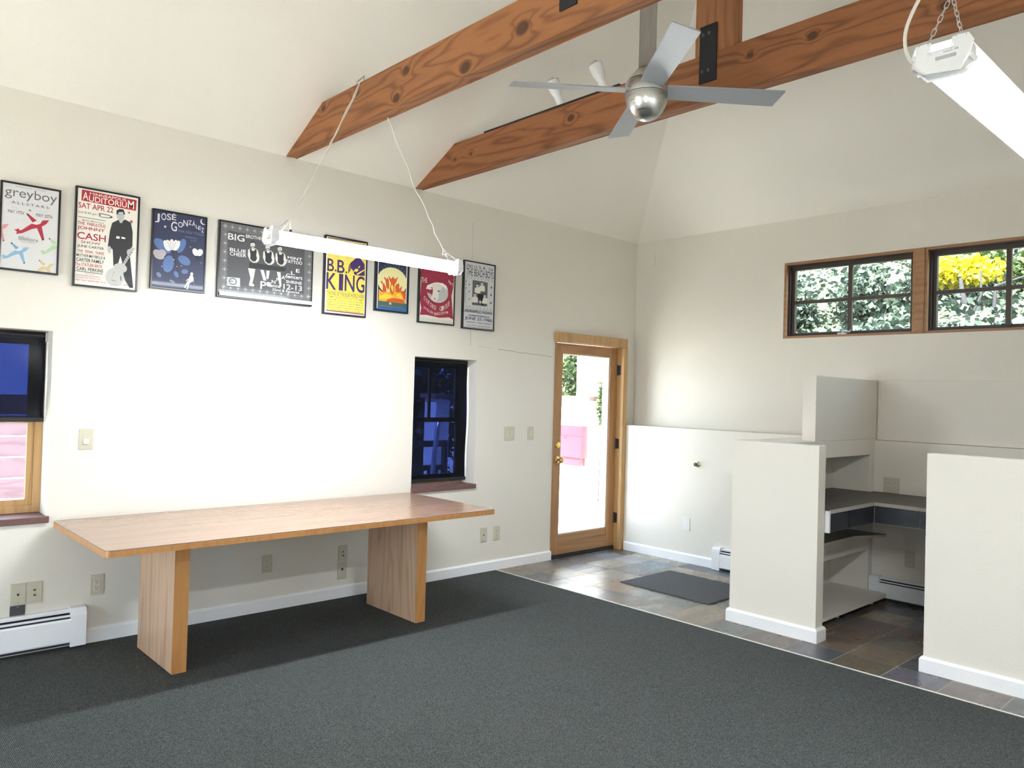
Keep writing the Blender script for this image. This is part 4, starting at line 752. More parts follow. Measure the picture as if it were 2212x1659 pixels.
7:[["P","wine",[[0.026,0.032],[0.162,0.046],[0.41,0.039],[0.665,0.054],[0.97,0.043],[1.0,0.12],[0.974,0.4],[0.924,0.542],[0.961,0.734],[1.002,0.918],[0.865,0.892],[0.585,0.916],[0.208,0.891],[0.017,0.901],[0.055,0.794],[0.004,0.663],[0.034,0.393],[-0.003,0.263],[0.043,0.124]]],["E","paperw",0.172,0.092,0.064,0.038,0],["E","wine",0.172,0.095,0.039,0.024,0],["T","THE","paperw",0.029,0.313,0.201,0.39,0.03],["T","A","paperw",0.814,0.286,0.863,0.336,0.05],["T","R","paperw",0.862,0.317,0.912,0.366,0.05],["T","T","paperw",0.915,0.34,0.965,0.39,0.05],["E","lgray",0.517,0.518,0.311,0.163,0],["E","wine",0.506,0.491,0.233,0.115,0],["E","wine",0.285,0.495,0.094,0.054,0],["P","white",[[0.173,0.483],[0.207,0.426],[0.354,0.384],[0.503,0.362],[0.656,0.359],[0.773,0.395],[0.821,0.467],[0.763,0.444],[0.634,0.42],[0.431,0.422],[0.283,0.454],[0.198,0.488]]],["P","paperw",[[0.33,0.396],[0.555,0.371],[0.71,0.421],[0.767,0.513],[0.746,0.597],[0.622,0.667],[0.445,0.673],[0.343,0.646],[0.322,0.614],[0.352,0.571],[0.373,0.501]]],["P","lgray",[[0.536,0.489],[0.686,0.436],[0.767,0.513],[0.746,0.597],[0.621,0.66],[0.47,0.668],[0.542,0.598]]],["E","ink",0.536,0.493,0.025,0.012,0],["P","ink",[[0.421,0.606],[0.447,0.611],[0.438,0.639],[0.423,0.638]]],["E","paperw",0.271,0.469,0.069,0.022,0],["E","lgray",0.673,0.444,0.066,0.022,20],["T","O","paperw",0.116,0.6,0.162,0.67,0.03],["T","X","paperw",0.177,0.633,0.223,0.703,0.03],["T","F","paperw",0.235,0.661,0.282,0.731,0.03],["T","O","paperw",0.299,0.692,0.346,0.762,0.03],["T","R","paperw",0.362,0.715,0.409,0.785,0.03],["T","D","paperw",0.425,0.727,0.473,0.797,0.03],["T","C","paperw",0.582,0.733,0.63,0.803,0.03],["T","I","paperw",0.633,0.726,0.681,0.797,0.03],["T","R","paperw",0.678,0.712,0.726,0.784,0.03],["T","C","paperw",0.733,0.689,0.782,0.761,0.03],["T","L","paperw",0.783,0.664,0.832,0.735,0.03],["T","E","paperw",0.828,0.637,0.877,0.709,0.03],["T","A","paperw",0.112,0.76,0.152,0.803,0.04],["T","V","paperw",0.16,0.773,0.199,0.816,0.04],["T","A","paperw",0.207,0.786,0.247,0.829,0.04],["T","L","paperw",0.255,0.799,0.294,0.843,0.04],["T","O","paperw",0.303,0.813,0.342,0.856,0.04],["T","N","paperw",0.351,0.826,0.391,0.869,0.04],["T","B","paperw",0.434,0.838,0.477,0.884,0.04],["T","A","paperw",0.484,0.832,0.527,0.877,0.04],["T","L","paperw",0.534,0.826,0.577,0.87,0.04],["T","L","paperw",0.584,0.82,0.628,0.862,0.04],["T","R","paperw",0.635,0.814,0.678,0.855,0.04],["T","O","paperw",0.686,0.808,0.729,0.848,0.04],["T","O","paperw",0.737,0.802,0.78,0.841,0.04],["T","M","paperw",0.788,0.796,0.831,0.833,0.04],["T","music lights dancing every weekend tickets at the usual places and at the door","gray",0.019,0.939,0.972,0.949],["T","music lights dancing every weekend tickets at the usual places and at the door","gray",0.02,0.956,0.973,0.967],["T","music lights dancing every weekend tickets at the usual places and at the door","gray",0.021,0.974,0.974,0.984],["T","music lights dancing every weekend tickets at the usual places and at the door","gray",0.022,0.992,0.975,1.002]],
8:[["T","1965","ink",0.073,0.039,0.259,0.085,0.03],["T","U. S. A.","ink",0.306,0.037,0.711,0.084,0.07],["T","TOUR","ink",0.792,0.047,0.955,0.085,0.06],["T","THE BEACH BOYS","ink",0.066,0.096,0.969,0.206,0.02],["P","ink",[[0.044,0.216],[0.967,0.224],[0.967,0.227],[0.044,0.218]]],["S","ink",0.1,0.24,0.018],["S","ink",0.093,0.674,0.018],["S","ink",0.215,0.241,0.018],["S","ink",0.206,0.675,0.018],["S","ink",0.331,0.242,0.018],["S","ink",0.32,0.676,0.018],["S","ink",0.449,0.243,0.019],["S","ink",0.435,0.677,0.018],["S","ink",0.567,0.244,0.019],["S","ink",0.551,0.678,0.019],["S","ink",0.686,0.245,0.019],["S","ink",0.668,0.68,0.019],["S","ink",0.806,0.246,0.019],["S","ink",0.785,0.681,0.019],["S","ink",0.928,0.248,0.019],["S","ink",0.904,0.682,0.019],["T","L","ink",0.031,0.271,0.059,0.288,0.03],["T","I","ink",0.032,0.296,0.06,0.313,0.03],["T","V","ink",0.033,0.321,0.061,0.338,0.03],["T","E","ink",0.033,0.346,0.061,0.363,0.03],["T","I","ink",0.034,0.396,0.062,0.413,0.03],["T","N","ink",0.035,0.421,0.063,0.438,0.03],["T","C","ink",0.036,0.472,0.064,0.488,0.03],["T","O","ink",0.037,0.497,0.065,0.513,0.03],["T","N","ink",0.037,0.522,0.065,0.538,0.03],["T","C","ink",0.038,0.547,0.066,0.563,0.03],["T","E","ink",0.038,0.572,0.066,0.588,0.03],["T","R","ink",0.039,0.597,0.067,0.614,0.03],["T","T","ink",0.039,0.622,0.067,0.639,0.03],["S","ink",0.159,0.346,0.028],["S","ink",0.16,0.453,0.028],["S","ink",0.161,0.565,0.028],["S","ink",0.899,0.341,0.04],["S","ink",0.896,0.459,0.04],["S","ink",0.898,0.58,0.04],["P","mid",[[0.27,0.267],[0.774,0.273],[0.77,0.645],[0.263,0.647]]],["P","paperw",[[0.339,0.389],[0.399,0.369],[0.471,0.364],[0.524,0.381],[0.535,0.456],[0.337,0.464]]],["E","lgray",0.428,0.341,0.045,0.028,0],["P","ink",[[0.383,0.336],[0.394,0.315],[0.436,0.306],[0.472,0.315],[0.477,0.333],[0.456,0.324],[0.403,0.327]]],["P","paperw",[[0.487,0.351],[0.547,0.33],[0.62,0.325],[0.673,0.342],[0.684,0.418],[0.485,0.426]]],["E","lgray",0.577,0.302,0.046,0.028,0],["P","ink",[[0.531,0.297],[0.542,0.276],[0.585,0.267],[0.621,0.276],[0.626,0.294],[0.605,0.284],[0.551,0.288]]],["P","paperw",[[0.26,0.535],[0.32,0.515],[0.392,0.511],[0.444,0.528],[0.455,0.603],[0.259,0.61]]],["E","lgray",0.349,0.487,0.045,0.028,0],["P","ink",[[0.304,0.483],[0.315,0.461],[0.357,0.453],[0.393,0.462],[0.398,0.48],[0.377,0.47],[0.324,0.474]]],["P","paperw",[[0.585,0.533],[0.647,0.513],[0.72,0.509],[0.773,0.526],[0.785,0.602],[0.584,0.609]]],["E","lgray",0.676,0.485,0.046,0.028,0],["P","ink",[[0.63,0.48],[0.641,0.458],[0.684,0.45],[0.721,0.459],[0.726,0.478],[0.704,0.468],[0.65,0.471]]],["P","ink",[[0.447,0.471],[0.643,0.463],[0.636,0.516],[0.589,0.595],[0.686,0.641],[0.623,0.64],[0.538,0.607],[0.477,0.63],[0.493,0.544],[0.44,0.528]]],["E","lgray",0.533,0.589,0.041,0.024,0],["P","ink",[[0.03,0.693],[0.965,0.704],[0.965,0.707],[0.03,0.695]]],["T","INDIANAPOLIS, INDIANA","ink",0.045,0.719,0.949,0.774,0.03],["T","COLISEUM STATE FAIRGROUNDS","ink",0.141,0.795,0.871,0.819,0.03],["T","JUNE 25-1965","deep",0.043,0.832,0.948,0.89,0.06],["T","2 SHOWS • 11:00am & 8:00pm","ink",0.067,0.904,0.925,0.926,0.02],["T","- ALL SEATS RESERVED - TICKETS $2, $2.50 AND $3.00","ink",0.07,0.954,0.885,0.97,0.02],["P","ink",[[0.016,0.988],[0.973,0.989],[0.973,0.994],[0.017,0.992]]]]}

# ================================================================== WALL PLATES
class PM(MB):
    """shapes given as (u right, v up, d out of the wall) on a wall"""
    def __init__(s, wall, a, z, bevel=0.0):
        super().__init__(bevel); s.wall, s.a, s.z = wall, a, z
    def mp(s, u, v, d):
        if s.wall == 'left': return (s.a+u, -d, s.z+v)
        return (s.wall-d, s.a-u, s.z+v)
    def pb(s, u0, u1, v0, v1, d0, d1, mi=0):
        q = [s.mp(*k) for k in ((u0,v0,d0),(u1,v0,d0),(u1,v1,d0),(u0,v1,d0),(u0,v0,d1),(u1,v0,d1),(u1,v1,d1),(u0,v1,d1))]
        return s.add(q, [(0,3,2,1),(4,5,6,7),(0,1,5,4),(1,2,6,5),(2,3,7,6),(3,0,4,7)], mi)
    def cyl(s, u, v, r, d0, d1, mi=0, seg=14):
        return s.lathe([(0, d0), (r, d0), (r, d1), (0, d1)], s.mp(u, v, 0), tuple(Vector(s.mp(0, 0, 1))-Vector(s.mp(0, 0, 0))), seg, mi)
def plate(name, label, cat, wall, a, z, style, mat='plate_almond', w=0.075, h=0.122, group=None):
    loc = (a, 0, z) if wall == 'left' else (wall, a, z)
    t = thing(name, label, cat, loc, group)
    PM(wall, a, z, 0.0015).pb(-w/2, w/2, -h/2, h/2, 0.0, 0.006).build('cover_plate', mat, t)
    for su in ([0] if w < 0.1 else [-0.024, 0.024]):
        for v in (-h*0.4, h*0.4): PM(wall, a, z).cyl(su, v, 0.0032, 0.006, 0.0072, seg=8).build('screw', 'steel', t)
    def outlet(u0):
        PM(wall, a, z, 0.001).pb(u0-0.018, u0+0.018, -0.036, 0.036, 0.006, 0.0078).build('receptacle', 'plate_inner', t)
        s = PM(wall, a, z)
        for v in (-0.019, 0.019):
            s.pb(u0-0.0085, u0-0.0062, v-0.001, v+0.0085, 0.0075, 0.0082).pb(u0+0.0058, u0+0.0083, v, v+0.0075, 0.0075, 0.0082).cyl(u0, v-0.0075, 0.0028, 0.0075, 0.0082, seg=10)
        s.build('slot', 'dark_hole', t)
    if style == 'outlet': outlet(0)
    if style == 'outlet2': outlet(-0.026); outlet(0.026)
    if style == 'switch': PM(wall, a, z, 0.0015).pb(-0.018, 0.018, -0.036, 0.036, 0.006, 0.009).build('rocker', 'plate_inner', t)
    if style == 'dimmer':
        PM(wall, a, z).pb(-0.018, 0.018, -0.036, 0.036, 0.006, 0.007).build('insert', 'plate_almond', t)
        PM(wall, a, z, 0.002).pb(-0.014, 0.014, -0.030, 0.0, 0.006, 0.014).build('button', 'plate_white', t)
    if style == 'switch2':
        for u0 in (-0.024, 0.024): PM(wall, a, z, 0.0015).pb(u0-0.017, u0+0.017, -0.036, 0.036, 0.006, 0.010).build('rocker', 'plate_inner', t)
    if style == 'phone': PM(wall, a, z).pb(-0.006, 0.006, -0.006, 0.004, 0.0055, 0.0068).pb(-0.003, 0.003, -0.009, -0.006, 0.0055, 0.0068).build('jack', 'dark_hole', t)
    if style == 'coax':
        PM(wall, a, z).pb(-0.018, 0.018, -0.036, 0.036, 0.006, 0.007).build('insert', 'plate_almond', t)
        PM(wall, a, z).pb(-0.006, 0.006, 0.010, 0.018, 0.0065, 0.0078).build('jack', 'dark_hole', t)
        PM(wall, a, z).cyl(0, -0.014, 0.0055, 0.006, 0.016, seg=8).build('coax_stud', 'bolt_steel', t)
    if style == 'data': PM(wall, a, z).pb(-0.0075, 0.0075, 0.006, 0.022, 0.0055, 0.0068).build('jack', 'dark_hole', t)
    return t
G1 = 'almond wall plates'
plate('dimmer_switch', 'almond wall switch with white button right of the half-shaded window', 'light switch', 'left', -5.208, 1.216, 'dimmer', group=G1)
plate('phone_jack', 'almond phone jack plate above the grey plate by the left heater', 'wall plate', 'left', -5.526, 0.344, 'phone', group=G1)
plate('coax_jack', 'almond plate with two jacks, beside the phone plate left of the table', 'wall plate', 'left', -5.446, 0.344, 'coax', group=G1)
plate('blank_plate', 'dark grey metal plate half hidden behind the left heater top', 'wall plate', 'left', -5.526, 0.243, 'blank', 'plate_grey', h=0.075)
plate('power_outlet', 'almond power outlet on the wall just left of the table leg', 'outlet', 'left', -5.120, 0.340, 'outlet', group=G1)
plate('power_outlet', 'almond power outlet on the shaded wall beneath the middle of the table', 'outlet', 'left', -4.042, 0.326, 'outlet', group=G1)
plate('coax_jack', 'almond plate with two jacks beneath the table, upper of the stacked pair', 'wall plate', 'left', -3.444, 0.326, 'coax', group=G1)
plate('data_jack', 'almond plate with one square jack beneath the table, lower of the stacked pair', 'wall plate', 'left', -3.446, 0.196, 'data', group=G1)
plate('phone_jack', 'almond jack plate right of the table, left one of the low pair', 'wall plate', 'left', -2.052, 0.323, 'phone', group=G1)
plate('power_outlet', 'almond outlet right of the table, right one of the low pair', 'outlet', 'left', -1.900, 0.323, 'outlet', group=G1)
plate('double_switch', 'almond double rocker switch between the shaded window and the door', 'light switch', 'left', -1.777, 1.204, 'switch2', w=0.124, group=G1)
plate('light_switch', 'almond single rocker switch nearest the glazed door', 'light switch', 'left', -1.512, 1.201, 'switch', group=G1)
plate('blank_plate', 'white cover plate low on the sunlit entry wall', 'wall plate', -0.22, -0.845, 0.365, 'blank', 'plate_white', group=None)
plate('power_outlet', 'almond four-socket outlet above the dark counter in the nook', 'outlet', -0.06, -2.652, 0.915, 'outlet2', w=0.122, group=G1)
plate('power_outlet', 'almond two-socket outlet below the counter in the nook', 'outlet', -0.06, -2.800, 0.348, 'outlet', group=G1)
plate('blank_plate', 'white blank cover plate high on the right wall near the corner', 'wall plate', 0.0, -0.20, 2.985, 'blank', 'wall_paint', w=0.075)
# round wall bumper for the door knob
t = thing('door_bumper', 'small round metal door bumper on the sunlit entry wall', 'door stop', (-0.22, -0.955, 0.944))
q = PM(-0.22, -0.955, 0.944)
q.lathe([(0, 0), (0.026, 0), (0.027, 0.004), (0.018, 0.009), (0.013, 0.012), (0.013, 0.035), (0.0, 0.035)], (-0.22, -0.955, 0.944), (-1, 0, 0), 20).build('base', 'brass', t, smooth=True)
PM(-0.22, 0, 0).lathe([(0.0, 0.030), (0.017, 0.030), (0.018, 0.045), (0.012, 0.052), (0, 0.052)], (-0.22, -0.955, 0.944), (-1, 0, 0), 20).build('bumper_tip', 'plate_grey', t, smooth=True)
t = thing('wall_anchor', 'tiny metal screw hook left in the bright wall above the table', 'hook', (-4.137, 0, 1.842))
MB().box(-4.160, -4.116, -0.004, 0, 1.842, 1.846).build('metal_strip', 'edge_strip', t)
MB().tube([(-4.137, 0, 1.843), (-4.137, -0.014, 1.842), (-4.136, -0.016, 1.828)], 0.003, 8).build('screw', 'brass', t, smooth=True)

# ================================================================== FRAMED POSTERS
PAL = dict(paper1=(.66,.65,.66), ink=(.012,.012,.018), gray=(.20,.20,.21), lgray=(.50,.50,.50), red=(.42,.02,.045), sky=(.22,.42,.60), pink=(.66,.29,.31), green=(.42,.60,.33), sand=(.62,.50,.25),
  crim=(.42,.012,.03), cream=(.80,.77,.69), rose=(.50,.06,.09), maroon=(.22,.01,.03), suit=(.022,.022,.025), white=(.85,.85,.84), guit=(.52,.52,.50),
  lav=(.62,.60,.66), navy=(.020,.027,.075), navy2=(.010,.013,.035), steel=(.15,.18,.30), blue=(.085,.155,.36), petal=(.74,.73,.72), mauve=(.45,.38,.42), char=(.075,.075,.08), skin=(.66,.65,.60), mid=(.12,.12,.12), pgray=(.15,.15,.15),
  yel=(.88,.74,.13), purp=(.060,.022,.15), brown=(.26,.15,.05), pale=(.85,.80,.40), teal=(.05,.13,.12), blue2=(.03,.14,.42), rust=(.50,.16,.06), peach=(.85,.50,.22), amber=(.88,.42,.03), orange=(.66,.11,.02), yel2=(.90,.66,.06),
  wine=(.33,.022,.055), paperw=(.74,.70,.63), deep=(.012,.014,.13), beach=(.62,.63,.65))
for k, c in PAL.items(): plain('print_'+k, c, 0.5, Coat_Weight=0.06, Coat_Roughness=0.05)
m, N, L, B = new_mat('print_dots')
vo = N.new('ShaderNodeTexVoronoi'); vo.voronoi_dimensions = '2D'; vo.inputs['Scale'].default_value = 165; vo.inputs['Randomness'].default_value = 0.1; L.new(coords(N, L, (1, 1, 1), 'Object', (math.pi/2, 0, 0)), vo.inputs['Vector'])
L.new(ramp(N, L, vo.outputs['Distance'], [(0.20, (0.8, 0.8, 0.8)), (0.30, (0.012, 0.012, 0.015))]), B.inputs['Base Color'])
_tc = {}
def text_shape(s, off):
    key = (s, off)
    if key in _tc: return _tc[key]
    cu = bpy.data.curves.new('t', 'FONT'); cu.body = s; cu.offset = off; cu.resolution_u = 4
    o = bpy.data.objects.new('t', cu); me = bpy.data.meshes.new_from_object(o)
    vs = [(v.co.x, v.co.y) for v in me.vertices]; fs = [tuple(p.vertices) for p in me.polygons]
    bpy.data.objects.remove(o); bpy.data.curves.remove(cu); bpy.data.meshes.remove(me)
    xs_ = [v[0] for v in vs] or [0, 1]; ys_ = [v[1] for v in vs] or [0, 1]
    x0, x1, y0, y1 = min(xs_), max(xs_), min(ys_), max(ys_)
    vs = [((x-x0)/max(1e-6, x1-x0), (y-y0)/max(1e-6, y1-y0)) for x, y in vs]
    _tc[key] = (vs, fs); return _tc[key]
def clip01(p):
    def cut(p, ax_, lim, sgn):
        out = []
        for i in range(len(p)):
            a, b = p[i-1], p[i]; ia, ib = (a[ax_]-lim)*sgn >= 0, (b[ax_]-lim)*sgn >= 0
            if ia != ib:
                k = (lim-a[ax_])/(b[ax_]-a[ax_]); out.append((a[0]+(b[0]-a[0])*k, a[1]+(b[1]-a[1])*k))
            if ib: out.append(b)
        return out
    for ax_, lim, sgn in ((0, 0.0, 1), (0, 1.0, -1), (1, 0.0, 1), (1, 1.0, -1)):
        if p: p = cut(p, ax_, lim, sgn)
    return p
def poster(idx, ext, paper, label):
    x0, x1, z0, z1 = ext; F = 0.010; D = 0.022
    t = thing('framed_poster', label, 'poster', ((x0+x1)/2, 0, z0), 'framed concert posters in a row high on the left wall')
    fr = MB(0.0008)
    fr.box(x0, x0+F, -D-0.005, 0, z0, z1).box(x1-F, x1, -D-0.005, 0, z0, z1).box(x0+F, x1-F, -D-0.005, 0, z1-F, z1).box(x0+F, x1-F, -D-0.005, 0, z0, z0+F)
    fr.build('picture_frame', 'frame_black', t)
    xa, xb, za, zb = x0+F, x1-F, z0+F, z1-F; w_, h_ = xb-xa, zb-za
    mats = []
    def mi(c):
        c = 'print_'+c
        if c not in mats: mats.append(c)
        return mats.index(c)
    mb = MB(); lay = [0]
    def P(u, v): return (xa+u*w_, -D-lay[0]*0.00006, zb-v*h_)
    mb.add([P(0, 0), P(1, 0), P(1, 1), P(0, 1)], [(0, 1, 2, 3)], mi(paper))
    def poly(c, pts):
        pts = clip01([tuple(p) for p in pts])
        if len(pts) < 3: return
        lay[0] += 1
        tri = geometry.tessellate_polygon([[Vector((u, v, 0)) for u, v in pts]])
        mb.add([P(u, v) for u, v in pts], [tuple(q) for q in tri], mi(c))
    asp = w_/h_
    for e in ART[idx]:
        k = e[0]
        if k == 'T':
            _, s, c, u0, v0, u1, v1 = e[:7]; off = e[7] if len(e) > 7 else 0.0
            vs, fs = text_shape(s, min(off*0.22, 0.011)); lay[0] += 1
            mb.add([P(u0+(u1-u0)*a, v1+(v0-v1)*b) for a, b in vs], fs, mi(c))
        elif k == 'P': poly(e[1], e[2])
        elif k == 'F': _, c, u0, v0, u1, v1 = e; poly(c, [(u0, v0), (u1, v0), (u1, v1), (u0, v1)])
        elif k == 'E':
            _, c, u, v, ru, rv, rot = e; ro = math.radians(rot); A_, B_ = ru*w_, rv*h_; pts = []
            for q in range(22):
                th = 2*math.pi*q/22; dx, dy = A_*math.cos(th), B_*math.sin(th)
                pts.append((u+(dx*math.cos(ro)-dy*math.sin(ro))/w_, v+(dx*math.sin(ro)+dy*math.cos(ro))/h_))
            poly(c, pts)
        elif k == 'S':
            _, c, u, v, r = e
            poly(c, [(u+(r if q % 2 == 0 else r*0.4)*math.sin(math.pi*q/5), v-(r if q % 2 == 0 else r*0.4)*asp*math.cos(math.pi*q/5)) for q in range(10)])
    if idx == 4:      # star and lattice border of the black-and-white sheet
        lay[0] += 1
        def star(u, v, r):
            pts = []
            for q in range(16):
                rr_ = r if q % 4 == 0 else (r*0.22 if q % 2 else r*0.5)
                pts.append((u+rr_*math.sin(math.pi*q/8)/w_, v-rr_*math.cos(math.pi*q/8)/h_))
            poly('lgray', pts)
        def line(u0, v0, u1, v1, wd=0.0012):
            a_, b_ = (u1-u0)*w_, (v1-v0)*h_; l = math.hypot(a_, b_); nx, ny = -b_/l*wd/2/w_, a_/l*wd/2/h_
            poly('gray2', [(u0+nx, v0+ny), (u1+nx, v1+ny), (u1-nx, v1-ny), (u0-nx, v0-ny)])
        pu, pv = 0.0765, 0.118
        nu, nv = 12, 8
        for i in range(nu+1):
            for v in (0.055, 0.885):
                u = 0.042+i*pu; star(u, v, 0.021)
                if i < nu:
                    for q in ((0, -.045), (0, .045)):
                        line(u, v, u+pu/2, v+q[1]); line(u+pu/2, v+q[1], u+pu, v)
                    line(u, v-.045, u+pu, v+.045); line(u, v+.045, u+pu, v-.045)
        for j in range(nv):
            for u in (0.042, 0.96):
                v = 0.055+j*pv; star(u, v, 0.021)
                if j < nv-1:
                    for s in (-1, 1): line(u, v, u+s*.035, v+pv/2); line(u+s*.035, v+pv/2, u, v+pv)
                    line(u-.035, v, u+.035, v+pv); line(u+.035, v, u-.035, v+pv)
        poly('white', [(0, .95), (1, .95), (1, 1), (0, 1)])
    if idx == 6:      # thin rays on the pale sun disc
        for q in range(28):
            a_ = 2*math.pi*q/28; ca, sa_ = math.cos(a_), math.sin(a_)
            u, v = 0.52, 0.42; r0_, r1_ = 0.10, 0.155
            if -0.5 < sa_ < 0.35 or sa_ < 0:
                poly('green', [(u+(ca*r0_-sa_*.0006)/w_, v+(sa_*r0_+ca*.0006)/h_), (u+(ca*r1_*.88-sa_*.0006)/w_, v+(sa_*r1_*.88+ca*.0006)/h_), (u+(ca*r1_*.88+sa_*.0006)/w_, v+(sa_*r1_*.88-ca*.0006)/h_), (u+(ca*r0_+sa_*.0006)/w_, v+(sa_*r0_-ca*.0006)/h_)])
    mb.build('print', mats, t)
    return t
plain('print_gray2', (.30, .30, .30), 0.5)
PX = {1: (-5.685,-5.390,2.167,2.661), 2: (-5.314,-4.960,2.119,2.707), 3: (-4.884,-4.544,2.156,2.654), 4: (-4.465,-3.776,2.146,2.657), 5: (-3.684,-3.323,2.106,2.684), 6: (-3.245,-2.933,2.171,2.610), 7: (-2.833,-2.463,2.115,2.654), 8: (-2.374,-2.018,2.103,2.685)}
poster(1, PX[1], 'paper1', 'framed concert poster with a red airplane and pastel airplanes on pale paper')
poster(2, PX[2], 'cream', 'framed cream concert poster with a man in black holding a guitar')
poster(3, PX[3], 'navy', 'framed dark blue concert poster with a white lotus flower')
poster(4, PX[4], 'pgray', 'wide framed black and white poster of strongmen inside a star border')
poster(5, PX[5], 'white', 'framed yellow and purple concert poster with huge block letters')
poster(6, PX[6], 'navy', 'small framed poster with orange figures before a pale sun disc')
poster(7, PX[7], 'paperw', 'framed dark red concert poster with a grey ram head')
poster(8, PX[8], 'beach', 'framed black on white 1965 tour poster nearest the door')

# ================================================================== OUTSIDE
mesh_obj('ground', [(-14, 0.2, -0.12), (0.16, 0.2, -0.12), (14, 0.2, -0.12), (14, 16, -0.12), (-14, 16, -0.12)], [(0, 1, 2, 3, 4)], 'concrete', kind='structure')
mesh_obj('ground_yard', [(-14, -16, -0.15), (-8.36, -16, -0.15), (-8.36, 0.2, -0.15), (-14, 0.2, -0.15), (0.16, -16, -0.15), (0.16, -5.66, -0.15), (-8.36, -5.66, -0.15)], [(0, 1, 2, 3), (1, 4, 5, 6)], 'concrete', kind='structure')
rn = random.Random(11); vs, fs = [], []; nx_, ny_ = 26, 36
for j in range(ny_+1):
    for i in range(nx_+1):
        x = 0.5+i*0.55; y = -12+(0.6*x-0.8+12)*j/ny_
        vs.append((x, y, 1.35+(x-0.5)*0.50+0.16*math.sin(x*1.7+y*0.9)+0.12*math.sin(y*2.1)+rn.uniform(-0.05, 0.05)))
for j in range(ny_):
    for i in range(nx_): a = j*(nx_+1)+i; fs.append((a, a+1, a+nx_+2, a+nx_+1))
mesh_obj('ground_hillside', [v for v in vs], fs, 'hill_soil', kind='structure', smooth=True)
def hz(x, y): return 1.35+(x-0.5)*0.50+0.16*math.sin(x*1.7+y*0.9)+0.12*math.sin(y*2.1)
def leaves(center, rad, n, size, seed, shell=0.55):
    rn = random.Random(seed); vs, fs = [], []
    while len(fs) < n*2:
        p = Vector((rn.uniform(-1, 1), rn.uniform(-1, 1), rn.uniform(-1, 1)))
        if p.length > 1 or p.length < shell*rn.random(): continue
        k = 0.8+0.35*math.sin(p.x*7+seed)*math.sin(p.y*6)*math.sin(p.z*5+seed)
        c = Vector(center)+Vector((p.x*rad[0]*k, p.y*rad[1]*k, p.z*rad[2]*k))
        a = Vector((rn.uniform(-1, 1), rn.uniform(-1, 1), rn.uniform(-1, 1))).normalized(); b = a.orthogonal().normalized(); q = Matrix.Rotation(rn.uniform(0, 6.28), 3, a) @ b; s = q.cross(a)
        L_ = size*rn.uniform(0.6, 1.3); Wd = L_*0.42; b0 = len(vs)
        vs += [c, c+q*L_*0.5+s*Wd+a*L_*0.1, c+q*L_, c+q*L_*0.5-s*Wd+a*L_*0.1]; fs += [(b0, b0+1, b0+2), (b0, b0+2, b0+3)]
    return vs, fs
def plant(name, label, cat, center, rad, n, size, mat, seed, stems=(), group=None):
    base = stems[0][0][0] if stems else (center[0], center[1], center[2]-rad[2])
    t = thing(name, label, cat, base, group)
    v, f = leaves(center, rad, n, size, seed)
    mesh_obj('foliage', v, f, mat, t)
    for pts, r in stems: MB().tube(pts, r, 10).build('trunk' if cat == 'tree' else 'stem', 'bark', t, smooth=True)
    return t
gs = 'green shrubs covering the slope outside the high windows'
k = 0
SH = [(3.2, -0.1, .55, 'leaf_cool', 'low pale green shrub on the slope, at the left end of the high window'), (3.6, -0.9, .6, 'leaf_cool', 'low grey-green shrub on the slope behind the left high window'),
      (3.0, -1.75, .45, 'leaf_cool', 'low shrub on the slope right behind the window mullion'), (3.9, -2.1, .5, 'leaf_green', 'low green shrub at the foot of the dark leaning trunk'), (3.3, -2.9, .5, 'leaf_green', 'low green shrub on the slope at the right end of the windows'),
      (5.6, 0.7, 1.0, 'leaf_green', 'tall bushy green shrub up the slope, leftmost through the high window'), (6.0, -0.4, 1.0, 'leaf_cool', 'tall grey-green shrub up the slope in the middle of the left high window'), (5.4, -1.4, .85, 'leaf_green', 'bright green shrub up the slope behind the mullion'),
      (6.2, -2.6, 1.0, 'leaf_green', 'bright green shrub up the slope behind the yellow leaves'), (8.0, 1.8, 1.4, 'leaf_cool', 'far grey-green shrub high on the slope at the left'), (8.6, 0.0, 1.4, 'leaf_green', 'far green shrub high on the slope in the middle'), (8.4, -2.0, 1.4, 'leaf_cool', 'far grey-green shrub high on the slope at the right')]
for (x, y, r, mt, lb) in SH:
    k += 1; z = hz(x, y)
    plant('shrub', lb, 'shrub', (x, y, z+r*0.45), (r*0.74, r*0.68, r*0.72), int(900+900*r), 0.085 if r < .7 else 0.13, mt, 100+k, [([(x, y, z-0.05), (x+0.05, y+0.03, z+r*0.5)], [0.03, 0.012])], gs)
plant('tree', 'yellow-leaved tree with a dark forked trunk outside the right high window', 'tree', (2.9, -2.22, 3.04), (0.45, 0.46, 0.21), 1500, 0.07, 'leaf_yellow', 41,
      [([(2.42, -2.56, 2.15), (2.40, -2.50, 2.42), (2.40, -2.40, 2.68), (2.6, -2.3, 3.0)], [0.040, 0.036, 0.030, 0.012]), ([(2.40, -2.48, 2.5), (2.42, -2.56, 2.72), (2.6, -2.5, 3.0)], [0.016, 0.012, 0.008])])
plant('tree', 'thin dark trunk with sparse yellow leaves at the far right of the high window', 'tree', (2.9, -3.02, 2.78), (0.25, 0.18, 0.22), 240, 0.07, 'leaf_yellow', 43,
      [([(2.42, -2.69, 2.1), (2.42, -2.68, 2.5), (2.44, -2.68, 2.8), (2.75, -2.95, 2.95)], [0.026, 0.024, 0.018, 0.008])])
